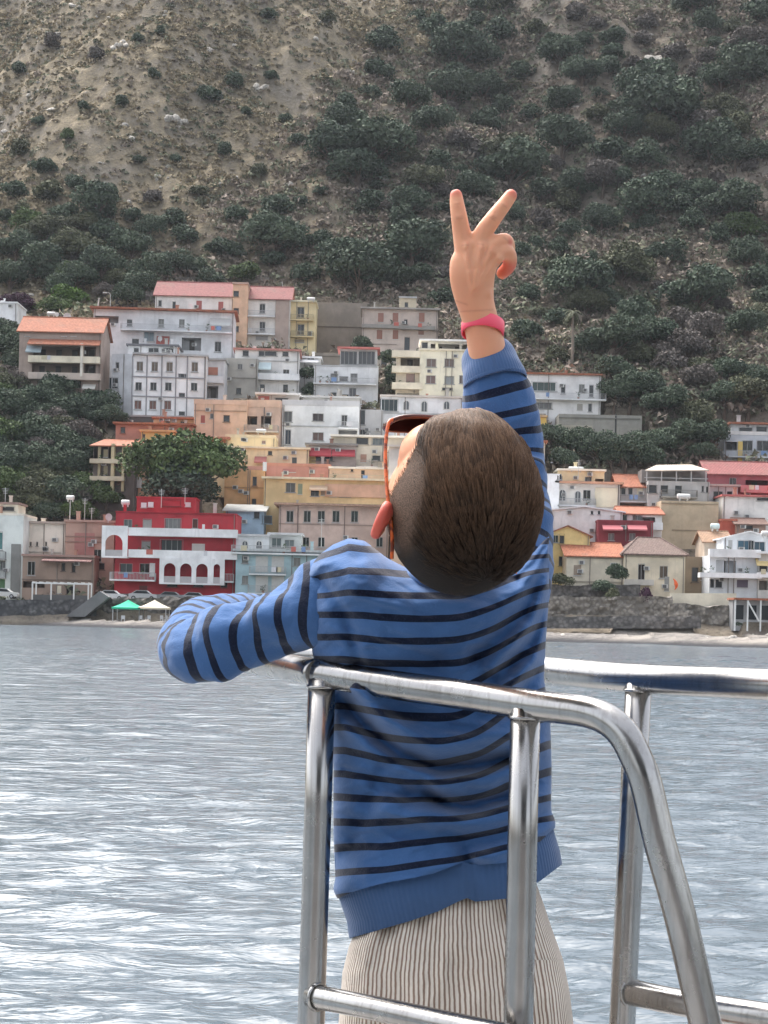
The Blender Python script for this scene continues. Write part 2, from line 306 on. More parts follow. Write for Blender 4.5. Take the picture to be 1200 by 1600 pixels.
# --- second rows
H('peach house with a curved parapet and a dark square window', 302, 385, 632, 700, (.62, .42, .3), ('para', (.64, .44, .33), .8),
  [('w', 317, 655, 6, 12, 's', (.35, .1, .08)), ('w', 331, 650, 5, 7, 'f', GREY), ('w', 354, 654, 9, 10, 'd', None), ('c', 302, 385, 641)], D=268)
H('right wing of the peach house with two deep balconies', 384, 436, 636, 700, (.55, .4, .32), ('para', (.6, .42, .32), 1.2),
  [('v', 384, 402, 650, 663, (.07, .07, .08)), ('v', 408, 424, 650, 668, (.05, .04, .04)), ('b', 383, 436, 674, 'bars', (.55, .5, .45), 1.4), ('v', 384, 420, 679, 688, (.1, .07, .06))], D=268.5, yaw=-6)
H('long salmon house with a red chimney and a row of small panes', 180, 300, 664, 705, (.44, .2, .15), ('slab', TERRA, .8),
  [('w', 192, 672, 7, 9, 'd', None), ('w', 285, 678, 36, 10, 'f', (.12, .13, .15)), ('w', 318, 679, 0.1, .1, 'd', None)], D=266, extra=6)
H('salmon terrace wing with a flat terracotta roof and dark verandas', 270, 352, 686, 740, (.45, .2, .13), ('slab', (.6, .24, .16), 1.5), [('v', 286, 300, 692, 702, (.05, .03, .03)), ('v', 302, 345, 695, 704, (.1, .05, .04))], D=262, extra=6)
H('small yellow rooftop room in front of the salmon house', 220, 271, 675, 702, (.66, .42, .17), ('slab', (.55, .3, .14), .5), [('w', 225, 683, 4, 9, 'd', None)], D=263, depth=6)
H('unfinished concrete frame house with open floors and ochre pillars', 144, 212, 696, 770, (.12, .1, .09), ('shed', TERRA, 11),
  [('v', 146, 176, 697, 716, (.03, .03, .03)), ('r', 176, 181, 694, 768, (.48, .4, .25), .9), ('r', 192, 196, 694, 768, (.48, .4, .25), .5), ('b', 142, 196, 722, 'solid2', (.5, .44, .33), 1.1), ('b', 142, 196, 749, 'solid2', (.5, .44, .33), 1.1), ('r', 154, 158, 698, 766, (.4, .34, .22), .4), ('w', 165, 708, 6, 12, 's', (.3, .26, .16)), ('w', 165, 735, 6, 14, 's', (.3, .26, .16))], D=256, yaw=-4)
H('peach block with white framed panes right of the concrete frame house', 196, 244, 700, 768, (.6, .4, .27), ('slab', TERRA, .9),
  [('w', 211, 705, 8, 10, 'f', (.04, .04, .05)), ('w', 219, 705, 7, 10, 'f', (.04, .04, .05)), ('w', 226, 705, 7, 10, 'f', (.04, .04, .05)), ('w', 206, 732, 10, 16, 'd', None), ('r', 194, 222, 745, 762, (.55, .56, .56), .6), ('w', 200, 705, 5, 9, 'd', None)], D=257, depth=8)
H('cream yellow house with a stepped roof terrace', 352, 430, 684, 702, (.68, .55, .34), ('para', (.66, .54, .36), .5), [('w', 412, 691, 5, 5, 's', BROWN), ('w', 380, 685, .1, .1, 'd', None)], D=262, depth=7)
H('long cream house with small narrow windows left of the red awning', 328, 482, 701, 730, (.68, .57, .38), ('slab', (.7, .6, .44), .5),
  G([345, 358, 374, 385], [716], 3.5, 11, 's', (.35, .27, .18)) + [('n', 398, 417, 713, 722, (.4, .16, .14)), ('w', 460, 720, 7, 10, 'f', (.3, .32, .3)), ('w', 422, 708, 6, 6, 'd', None)], D=259, depth=8)
H('beige house with pale canopies behind the boy and red awning', 520, 660, 684, 745, (.6, .54, .44), ('slab', (.7, .66, .58), 1.0),
  [('w', 566, 688, 18, 12, 'd', None), ('w', 592, 690, 20, 10, 'f', (.4, .45, .47)), ('w', 568, 716, 9, 12, 's', (.42, .25, .18)), ('b', 512, 590, 728, 'bars', (.65, .6, .55), 1.2), ('w', 588, 716, 12, 8, 'd', None), ('w', 640, 700, 14, 12, 'd', None)], D=262)
H('dark terrace house under a long red awning', 478, 556, 696, 735, (.3, .26, .24), ('slab', (.2, .19, .18), .5), [('n', 484, 518, 700, 712, (.32, .05, .06)), ('n', 519, 555, 702, 712, (.32, .05, .06)), ('w', 505, 716, 30, 8, 'd', None), ('w', 488, 717, 10, 14, 's', (.45, .4, .2))], D=260.5)
H('orange rounded house above the light blue one', 350, 412, 734, 790, (.62, .37, .19), ('para', (.5, .26, .2), .6),
  [('w', 398, 752, 6, 14, 'd', None), ('w', 397, 784, 6, 9, 'd', None), ('c', 350, 412, 761), ('r', 411, 417, 722, 736, WHITE, .3)], D=254)
H('dusty rose flat roofed house left of the pale terrace', 416, 516, 729, 750, (.45, .22, .18), ('para', SALM, .5), [('w', 452, 735, 20, 5, 's', (.4, .16, .14))], D=256)
H('peach terrace house with a white balustrade above the yellow facade', 514, 606, 733, 765, (.6, .42, .3), ('slab', (.6, .55, .5), .3), [('b', 514, 604, 752, 'bars', (.68, .58, .44), 1.), ('w', 567, 742, 5, 14, 'd', None), ('w', 550, 735, 4, 4, 'd', None)], D=254)
H('yellow and peach house with a cream cornice', 411, 608, 750, 815, (.66, .5, .27), ('slab', (.72, .62, .44), .7),
  [('w', 454, 762, 14, 14, 'f', (.3, .3, .28)), ('w', 469, 764, 6, 16, 's', (.25, .3, .2)), ('w', 492, 769, 12, 12, 'f', (.1, .1, .1)), ('n', 484, 512, 758, 765, (.6, .45, .32)), ('w', 505, 767, 6, 14, 's', (.3, .25, .2)), ('r', 508, 606, 756, 776, (.6, .39, .27), .2), ('w', 539, 767, 15, 17, 'f', (.3, .33, .3)), ('w', 521, 773, 10, 6, 's', BROWN), ('w', 560, 773, 20, 6, 's', BROWN)], D=250.5)
H('small light blue house under a grey sheet roof', 352, 412, 797, 832, BLUE, ('shed', (.42, .42, .4), 10), [('w', 401, 805, 8, 10, 'd', None), ('w', 417, 812, 14, 12, 'd', None), ('w', 354, 812, 3, 9, 'd', None)], D=246, depth=6)
H('long dusty pink house with dark green shutters', 434, 606, 791, 885, (.46, .35, .3), ('slab', (.62, .4, .29), 1.4),
  G([453, 480, 502, 525, 554], [807], 10, 17, 'f', (.02, .09, .09)) + G([478, 502, 554, 593], [847], 9, 14, 'f', (.02, .08, .08)) + [('c', 436, 606, 818), ('t', 466, 790, 850), ('t', 539, 790, 850)], D=244)
H('white rooftop pavilion with two small arches on the turquoise house', 362, 420, 838, 864, (.6, .62, .63), ('slab', (.5, .5, .5), .4), [('a', 383, 845, 858, 9), ('a', 405, 845, 858, 9)], D=234.5, depth=6, name='pavilion', cat='pavilion', extra=.3)
H('grey rooftop veranda with potted plants on the turquoise house', 420, 470, 836, 862, (.42, .44, .43), ('slab', (.5, .5, .5), .5), [('w', 432, 848, 14, 14, 'f', (.3, .36, .36)), ('w', 452, 850, 14, 12, 'f', (.4, .45, .45))], D=234.8, depth=5, name='veranda', cat='veranda', extra=.3)
H('turquoise seafront house with pale balconies', 367, 560, 863, 942, TURQ, ('slab', (.55, .58, .58), .9),
  [('b', 362, 530, 863, 'bars', (.6, .62, .62), 1.0), ('b', 390, 447, 896, 'bars', (.6, .63, .63), 1.2), ('b', 388, 446, 926, 'bars', (.6, .63, .63), 1.2)] + G([383], [874, 906], 9, 12, 'f', (.6, .62, .6)) + G([409, 434], [881, 912], 18, 24, 's', (.55, .55, .52)) + G([464, 500], [878, 908], 10, 12, 'f', (.55, .56, .54)), D=233)
H('red seafront house with white balconies and arched loggias', 178, 366, 802, 938, RED, ('para', RED, .15),
  [('w', 200, 818, 12, 12, 'f', (.3, .35, .35)), ('w', 230, 823, 13, 22, 'f', (.72, .7, .68)), ('w', 270, 818, 24, 15, 'f', (.45, .47, .47)), ('w', 305, 818, 8, 14, 'f', (.3, .12, .1)), ('w', 318, 823, 3, 8, 's', WHITE),
   ('b', 203, 372, 835, 'solid', (.76, .76, .76), 1.6), ('b', 203, 372, 869, 'solid', (.7, .7, .7), 1.6), ('w', 228, 857, 13, 22, 'f', (.7, .68, .66)), ('w', 268, 854, 32, 20, 'f', (.14, .18, .19)), ('w', 310, 856, 19, 13, 's', (.6, .56, .52)),
   ('w', 197, 888, 18, 14, 'f', (.2, .24, .25)), ('w', 226, 888, 14, 14, 'f', (.06, .06, .07)), ('w', 238, 890, 8, 20, 's', (.7, .68, .66)), ('b', 174, 244, 905, 'bars', (.72, .72, .72), 1.7),
   ('k', 252, 353, 872, 910, [(268, 18), (293, 18), (318, 18), (341, 10)], 880, 1.7), ('k', 163, 203, 822, 869, [(182, 27)], 836, 1.9), ('b', 350, 366, 908, 'bars', (.6, .6, .6), 1.4),
   ('w', 269, 914, 16, 6, 'd', None), ('w', 310, 914, 16, 6, 'd', None), ('w', 350, 914, 10, 8, 'd', None), ('w', 224, 921, 12, 12, 's', (.13, .03, .03)), ('r', 178, 366, 927, 940, (.12, .11, .11), .2), ('c', 180, 366, 800),
   ('r', 209, 302, 775, 800, RED, -3.), ('wr', 264, 784, 26, 10, 'd', None), ('wr', 220, 787, 7, 8, 's', WHITE), ('wr', 231, 786, 7, 7, 's', WHITE), ('wr', 290, 786, 8, 6, 's', (.6, .5, .5))], D=234)
H('light brown terraced house behind the old brown seafront house', 100, 176, 816, 940, (.38, .25, .2), ('slab', (.35, .22, .18), .4),
  [('w', 132, 850, 30, 34, 's', (.36, .16, .14)), ('w', 152, 868, 12, 18, 'f', (.1, .09, .09)), ('c', 100, 164, 838), ('c', 100, 165, 846), ('w', 156, 885, 14, 10, 'd', None)], D=239)
H('old brown seafront house with a green arched shutter', 34, 146, 870, 938, (.27, .2, .16), ('slab', (.3, .2, .17), .3),
  [('w', 49, 888, 11, 20, 'f', (.01, .05, .04)), ('w', 99, 886, 5, 12, 'd', None), ('w', 115, 887, 5, 14, 'd', None), ('e', 68, 145, 872, 876, (.36, .2, .18), 1.5), ('c', 34, 142, 905), ('v', 34, 70, 908, 918, (.05, .04, .04)), ('w', 110, 922, 12, 12, 'd', None), ('w', 92, 921, 6, 12, 's', CREAM)], D=235)
H('cream blank walled house with three tiny windows left of the brown house', 30, 101, 818, 875, (.64, .58, .5), ('slab', (.4, .33, .28), .4), G([48, 58, 72], [850], 3, 6) + [('r', 34, 41, 820, 850, (.12, .12, .12), .2), ('c', 34, 95, 862)], D=240)
H('white and pale green seafront house cut by the left edge of the photo', -40, 34, 805, 936, (.6, .63, .6), ('para', (.66, .62, .54), .3),
  [('w', 1, 845, 5, 26, 'f', (.3, .55, .55)), ('b', -20, 10, 872, 'bars', GREY, 1.), ('b', -20, 10, 901, 'bars', GREY, 1.), ('w', 4, 884, 8, 14, 'f', (.4, .42, .42)), ('w', 3, 912, 8, 14, 's', (.1, .2, .1)), ('w', 3, 924, 8, 8, 's', (.5, .3, .15)), ('r', 18, 33, 850, 936, (.2, .2, .19), .15), ('w', -10, 925, 8, 10, 'd', None)], D=236)
H('rooftop room with a brown canopy at the left edge', -30, 28, 788, 806, (.6, .54, .45), ('slab', (.22, .15, .13), .6), [('w', 12, 795, 20, 6, 'd', None)], D=240, depth=5)
# --- right hand side of the boy
H('rust stained concrete terraces below the cliff villa', 872, 1002, 648, 700, (.28, .27, .24), None, [('r', 872, 925, 665, 700, (.36, .33, .27), 1.0), ('c', 872, 1000, 652), ('w', 962, 670, 3, 42, 'd', None)], D=279, depth=6, name='retaining_wall', cat='wall')
H('small yellow house peeking out beside the raised sleeve', 838, 853, 652, 690, (.62, .42, .12), ('slab', (.5, .35, .2), .3), [], D=272, depth=5)
H('grey and yellow modern apartment house at the right edge', 1131, 1250, 680, 724, (.45, .47, .5), ('para', (.6, .58, .56), .6),
  [('v', 1133, 1152, 690, 704, (.12, .14, .14)), ('w', 1168, 697, 15, 16, 'f', (.08, .09, .1)), ('w', 1192, 697, 18, 16, 'f', (.1, .1, .11)), ('r', 1153, 1160, 690, 722, (.62, .45, .15), .3), ('b', 1130, 1250, 713, 'bars', (.55, .57, .6), 1.2)], D=275)
H('top floor of the grey modern house with a terracotta roof', 1142, 1250, 664, 681, (.5, .5, .5), ('slab', TERRA, 1.), [('w', 1165, 673, 20, 9, 'd', None), ('w', 1190, 672, 16, 10, 'd', None)], D=277, depth=7)
H('grey house with a wide tin roofed terrace on steel posts', 1012, 1108, 752, 800, (.46, .45, .44), None,
  [('p', 1006, 1106, 727, 752, (.42, .36, .3)), ('w', 1019, 764, 14, 12, 'd', None), ('w', 1038, 764, 11, 11, 'd', None), ('w', 1060, 766, 10, 14, 'd', None), ('w', 1098, 764, 4, 9, 'd', None), ('w', 1105, 765, 4, 9, 'd', None), ('b', 1032, 1088, 776, 'bars', STONE, 1.2)], D=256)
H('right part of the grey terrace house with a flat slab roof', 1107, 1152, 760, 800, (.44, .43, .43), ('slab', (.4, .33, .3), .6), [('w', 1122, 775, 14, 14, 'd', None), ('w', 1140, 772, 8, 8, 'd', None)], D=258)
H('weather stained tan retaining wall below the tin roofed terrace', 1032, 1122, 783, 838, (.46, .38, .27), None, [('c', 1032, 1122, 786), ('c', 1050, 1122, 828)], D=251, depth=5, name='retaining_wall', cat='wall')
H('rose red house with tiled gables at the right edge', 1104, 1250, 741, 800, (.34, .11, .12), ('gable', (.42, .14, .13), 19, .7), [('w', 1145, 752, 10, 10, 'f', (.2, .15, .15)), ('v', 1165, 1200, 750, 762, (.06, .03, .03)), ('b', 1155, 1240, 768, 'solid', (.45, .18, .18), 1.2)], D=259)
H('white blank house with a red roof edge at the right edge', 1128, 1250, 777, 832, (.68, .66, .63), ('slab', (.45, .14, .13), .5), [('w', 1192, 779, 18, 6, 'd', None)], D=252)
H('pale house with a terracotta band and three dark openings', 870, 968, 756, 794, (.62, .6, .56), ('slab', (.5, .27, .18), 1.0),
  [('a', 879, 765, 783, 10), ('a', 903, 767, 786, 9), ('w', 917, 773, 11, 14, 'f', (.1, .1, .1)), ('r', 930, 965, 762, 792, (.66, .6, .46), .2), ('w', 947, 778, 9, 12, 'f', (.42, .42, .4)), ('b', 870, 930, 789, 'bars', LGREY, 1.)], D=257)
H('cream rooftop rooms with a solar tank on top', 872, 944, 736, 757, (.64, .55, .36), ('slab', (.7, .66, .56), .5), [('w', 919, 750, 10, 9, 'f', (.25, .28, .28)), ('v', 930, 958, 748, 756, (.08, .08, .08)), ('w', 876, 748, 5, 8, 'd', None)], D=260, depth=6)
H('white cubic house touching the raised sleeve', 845, 873, 742, 794, (.68, .69, .7), ('para', WHITE, .2), [('w', 874, 745, 6, 8, 'd', None), ('w', 862, 722, 1, 1, 'd', None)], D=256)
H('low house with an orange tiled roof left of the tin roofed terrace', 966, 1014, 760, 795, (.5, .46, .43), ('gable', TERRA, 18, .9), [('w', 974, 768, 6, 10, 'd', None), ('w', 985, 768, 6, 10, 'd', None), ('b', 966, 1012, 783, 'bars', LGREY, 1.), ('w', 1000, 768, 9, 14, 's', CREAM), ('v', 968, 1010, 786, 794, (.08, .07, .07))], D=258)
H('long white warehouse wall with two tiny windows', 852, 972, 797, 842, (.68, .68, .67), ('mono', WHITE, 6), G([925, 936], [801], 4, 5), D=247)
H('white house with an orange roof beside the warehouse wall', 970, 1034, 802, 832, (.64, .63, .61), ('gable', TERRA, 10, 1.0), [('w', 976, 810, 7, 12, 'f', (.03, .08, .06)), ('w', 996, 809, 14, 7, 'f', (.4, .42, .42)), ('v', 1003, 1024, 808, 821, (.06, .06, .07)), ('b', 1005, 1034, 826, 'solid', WHITE, 1.)], D=248)
H('maroon house with two white doors and pink sun blinds', 934, 1020, 816, 848, MAROON, ('para', MAROON, .3), [('w', 955, 839, 8, 10, 'f', (.5, .45, .45)), ('w', 988, 839, 8, 10, 'f', (.5, .45, .45)), ('n', 941, 972, 820, 827, (.5, .16, .17)), ('n', 980, 1010, 820, 827, (.5, .16, .17)), ('t', 978, 818, 846), ('v', 1021, 1034, 822, 838, (.05, .03, .03))], D=244)
H('bright yellow gabled house beside the boy', 850, 920, 836, 912, (.72, .55, .25), ('gx', TERRA, 15), [('w', 868, 841, 8, 13, 'f', (.08, .16, .1)), ('w', 878, 842, 7, 15, 'd', None), ('w', 877, 877, 7, 15, 'd', None)], D=240)
H('low cream house under a bright orange tiled roof', 884, 974, 868, 922, (.6, .54, .43), ('gable', (.6, .22, .12), 20, .95), [('w', 902, 891, 11, 16, 's', (.33, .26, .2)), ('c', 886, 972, 908), ('c', 884, 974, 871)], D=236.5, yaw=3)
H('cream house with a brown hipped roof and a tall shuttered door', 974, 1070, 866, 930, (.62, .55, .42), ('hip', OLDT, 26), [('w', 1002, 896, 10, 28, 'f', (.1, .06, .05)), ('w', 1037, 894, 12, 18, 'f', (.36, .3, .24)), ('c', 974, 1068, 869), ('w', 1042, 912, 6, 22, 's', (.3, .3, .28)), ('r', 974, 1020, 905, 914, (.5, .47, .42), .8)], D=236, yaw=3)
H('side wing of the hipped roof house with shade painted into its brown', 1069, 1108, 870, 925, (.28, .21, .14), None, [('w', 1086, 898, 10, 22, 'd', None), ('w', 1098, 895, 5, 22, 's', (.2, .15, .1))], D=238.5, yaw=8)  # side of the cream house, its shade put into the brown wall colour
H('small ochre roofed cottage left of the white modern house', 1100, 1140, 846, 880, (.5, .42, .34), ('gable', (.52, .32, .2), 16, .9), [], D=240, depth=7)
H('red chimney block above the ochre roof', 1127, 1150, 814, 830, (.4, .1, .07), ('slab', (.35, .12, .08), .3), [], D=249, depth=4)
H('brown tiled cottage behind the white modern house', 1150, 1196, 818, 840, (.3, .2, .16), ('gable', (.32, .2, .16), 8, .8), [('w', 1170, 824, 12, 5, 'd', None)], D=248, depth=5)
H('white modern house front with stacked terraces', 1108, 1184, 868, 925, (.62, .64, .66), None,
  [('b', 1106, 1186, 868, 'solid', (.7, .71, .72), 1.2), ('v', 1131, 1150, 876, 896, (.06, .07, .09)), ('w', 1124, 884, 10, 18, 's', (.42, .43, .44)), ('b', 1090, 1186, 900, 'solid2', (.72, .73, .74), 1.8), ('v', 1104, 1116, 905, 918, (.25, .26, .28)), ('w', 1123, 912, 10, 12, 'd', None), ('w', 1160, 912, 16, 12, 's', (.12, .1, .14)), ('n', 1180, 1200, 872, 882, (.75, .6, .3))], D=233)
H('gabled top floor of the white modern house with big windows', 1130, 1212, 840, 868, (.66, .68, .7), ('gx', (.72, .72, .72), 10), [('w', 1163, 855, 20, 20, 'f', (.2, .36, .46)), ('w', 1187, 854, 16, 14, 'f', (.2, .3, .36)), ('w', 1141, 852, 5, 16, 's', (.4, .4, .4)), ('w', 1174, 852, 7, 14, 'd', None)], D=234.5, depth=7)
H('right part of the white modern house cut by the photo edge', 1184, 1260, 866, 940, (.6, .58, .54), ('slab', (.66, .66, .66), 1.), [('w', 1192, 886, 14, 12, 'd', None), ('b', 1180, 1260, 900, 'solid2', (.7, .7, .7), 1.4), ('v', 1186, 1200, 907, 922, (.2, .16, .13))], D=232.5)
# ------------------------------------------------------------------ terrain
def shoreD(x): return np.clip(186 - .72 * np.asarray(x, float), 138, 240)
PR_Y = [222, 224, 236, 250, 270, 290, 310, 330, 350, 400, 450, 500, 540, 575, 700]
PR_Z = [1.5, 3.1, 3.3, 13, 30, 44, 56, 63.5, 76, 121, 167, 211, 240, 252, 225]
def terrain_raw(x, y):
    s = shoreD(x)
    beach = -1.2 + (y - s + 6) * .2 * (y < s + 6) + (y >= s + 6) * (1.2 + np.clip((y - s - 6) / np.maximum(218 - s, 8), 0, 1) * 1.0)
    beach = np.where(y < s - 8, -2.5, beach)
    beach = beach + .16 * fbm(x * .5, y * .8, 3, 3)
    yy = y + 0 * x
    # spurs and gullies of the slope, running down towards the town
    k = sstep(325, 400, yy)
    q = x * .8 + (yy - 340) * .42
    ridge = 9 * np.sin(q / 17 + 1.3 + 1.2 * fbm(x / 60, yy / 60, 5, 2)) + 4.5 * np.sin((x * .9 + yy * .2) / 9.3 + 2 * fbm(x / 30, yy / 40, 6, 2))
    spur = 16 * np.exp(-((x + 62 - (yy - 430) * .35) / 26) ** 2) - 9 * np.exp(-((x + 8 - (yy - 400) * -.12) / 15) ** 2)
    land = np.interp(yy, PR_Y, PR_Z)
    land = land + k * (ridge * 1.05 + spur * .9 + 7.5 * fbm(x / 24, yy / 24, 11, 4)) + sstep(238, 330, yy) * (2.3 * fbm(x / 7, yy / 7, 21, 4) + .9 * fbm(x / 2.4, yy / 2.4, 31, 3) + 1.5 * k * fbm(x / 16, yy / 3.2, 37, 3))
    t = sstep(.0, 1., (yy - 221.5) / 1.6)
    return np.where(yy < 221.5, beach, beach * (1 - t) + land * t)
CUTS = []
for h in HOUSES:
    a, b = W(h['x0'], h['yb'], h['D']), W(h['x1'], h['yb'], h['D'])
    if h['yb'] < 930: CUTS.append((a[0] - 1.2, b[0] + 1.2, h['D'] - 4, h['D'] + h['depth'], min(a[2], b[2]) - .4))
def terrain(x, y):
    z = terrain_raw(x, y)
    for (x0, x1, y0, y1, zz) in CUTS:
        m = (x > x0) & (x < x1) & (y > y0 - 26) & (y < y1)
        z = np.where(m, np.minimum(z, zz - np.clip(y0 - y, 0, 40) * .5), z)
    return z
def hit(px, py, lo=228., hi=620.):
    """where the sight line of a photo pixel meets the slope"""
    Ds = np.arange(lo, hi, .5); P = W(px, py, Ds); zt = terrain(P[:, 0], P[:, 1])
    i = np.argmax(P[:, 2] < zt)
    if P[i, 2] >= zt[i]: i = len(Ds) - 1
    return P[i, 0], P[i, 1], float(zt[i])
ys = np.concatenate([np.arange(128, 222, 1.6), np.arange(221.6, 340, .7), np.arange(340, 580, .85), np.arange(580, 720, 8)])
xs = np.concatenate([np.arange(-330, -150, 6), np.arange(-150, 150, .75), np.arange(150, 331, 6)])
GX, GY = np.meshgrid(xs, ys); GZ = terrain(GX, GY)
nv, nu = GX.shape; idx = np.arange(nv * nu).reshape(nv, nu)
fc = np.stack([idx[:-1, :-1], idx[:-1, 1:], idx[1:, 1:], idx[1:, :-1]], -1).reshape(-1, 4)
t = NT('hillside_ground'); P = t.pos(); sp = t.sep(P)
nA = t.noise(.045, P, 6, .62); nB = t.noise(.22, P, 6, .7); nC = t.noise(1.1, P, 6, .75)
# dry grass on the upper left spur, brown scrub soil to the right
tx = t.math('ADD', t.math('MULTIPLY', sp[0], -.011), t.math('MULTIPLY', sp[2], .0058))
tanf = t.ramp(t.math('ADD', tx, t.math('ADD', t.math('MULTIPLY', nA, 1.0), t.math('MULTIPLY', nB, .95))), 1.45, 1.95)
soil = t.mix(t.ramp(nB, .35, .68), (.155, .128, .098), (.28, .238, .185))
soil = t.mix(t.ramp(nC, .5, .72), soil, (.07, .068, .054))
tan = t.mix(t.ramp(nB, .3, .65), (.15, .13, .09), (.295, .245, .168))
tan = t.mix(t.ramp(nC, .45, .7), tan, (.14, .115, .09))
g = t.mix(tanf, soil, tan)
rock = t.mix(t.ramp(nC, .35, .65), (.2, .18, .155), (.42, .38, .34))
g = t.mix(t.ramp(t.math('ADD', t.math('MULTIPLY', nB, .6), t.math('MULTIPLY', t.noise(.5, P, 5, .7), .4)), .6, .66), g, rock)
nm = t.n.new('ShaderNodeNewGeometry'); st = t.sep(nm.outputs['Normal'])
g = t.mix(t.math('MULTIPLY', t.ramp(st[2], .62, .3), .6), g, rock)
# shingle beach below the sea wall
bch = t.mix(t.ramp(t.noise(1.7, P, 5, .8), .35, .7), (.13, .12, .115), (.3, .28, .26)); bch = t.mix(t.ramp(t.noise(.25, t.mapping(P, (.35, 1, 1)), 3), .42, .62), bch, (.34, .31, .275))
bch = t.mix(t.ramp(sp[2], .75, .15), bch, (.055, .055, .06))
g = t.mix(t.ramp(sp[1], 223., 220.5), g, bch)
t.base(g); t.p(roughness=.95); t.b.inputs['Specular IOR Level'].default_value = .15
t.bump(t.math('ADD', t.math('MULTIPLY', nB, 1.0), t.math('MULTIPLY', nC, .5)), 1.2, .9)
ter = obj('terrain', new_mesh('terrain', np.stack([GX, GY, GZ], -1).reshape(-1, 3), fc, [t.m], True)); tag(ter, kind='structure')

# ------------------------------------------------------------------ sea
rows = np.concatenate([np.array([-60., -30, -10, 0, 4]), np.geomspace(6, 250, 620)])
cols = np.linspace(-1, 1, 420)
WX = cols[None, :] * 6 + np.maximum(rows, 0)[:, None] * (.33 * cols + 1.5 * cols ** 9)[None, :]; WX = np.where(rows[:, None] < 6, cols[None, :] * 30, WX); WY = rows[:, None] + 0 * WX
def waves(x, y):
    z = 0 * x; rg = np.random.RandomState(4)
    for L, A in ((7.5, .05), (4.3, .05), (2.6, .042), (1.7, .034), (1.1, .026), (.7, .018)):
        for k in range(4):
            a = rg.normal(1.5, .38); ph = rg.rand() * 6.3; l = L * rg.uniform(.75, 1.3)
            ar = x * math.cos(a) + y * math.sin(a) + 1.2 * L * .35 * fbm(x / (L * 2.5), y / (L * 2.5), int(L * 10) + k, 2)
            s = np.sin(ar * 6.283 / l + ph)
            z = z + A * .5 * (1 - np.abs(s)) ** 1.3 * (.4 + 1.2 * vnoise(x / (L * 2), y / (L * 2), 50 + k))
    return z
WZ = waves(WX, WY) * (.35 + .9 * vnoise(WX / 9, WY / 14, 77)) * sstep(260, 130, WY) - .02
nv, nu = WX.shape; idx = np.arange(nv * nu).reshape(nv, nu)
fc = np.stack([idx[:-1, :-1], idx[:-1, 1:], idx[1:, 1:], idx[1:, :-1]], -1).reshape(-1, 4)
t = NT('sea_water'); P = t.pos()
t.base((.105, .132, .155)); t.p(roughness=.15, IOR=1.333); t.b.inputs['Specular IOR Level'].default_value = .62
m1 = t.mapping(P, (.42, 1.5, 1), (0, 0, .06)); m2 = t.mapping(P, (.6, 1.9, 1), (0, 0, -.15))
w = t.math('ADD', t.noise(2.1, m1, 4, .6, .6), t.math('MULTIPLY', t.noise(5.5, m2, 3, .5, .8), .16))
w = t.math('ADD', w, t.math('MULTIPLY', t.noise(.5, m1, 3, .5, .4), 1.6))
t.bump(w, .15, .6)
sea = obj('sea', new_mesh('sea', np.stack([WX, WY, WZ], -1).reshape(-1, 3), fc, [t.m], True)); tag(sea, kind='structure')

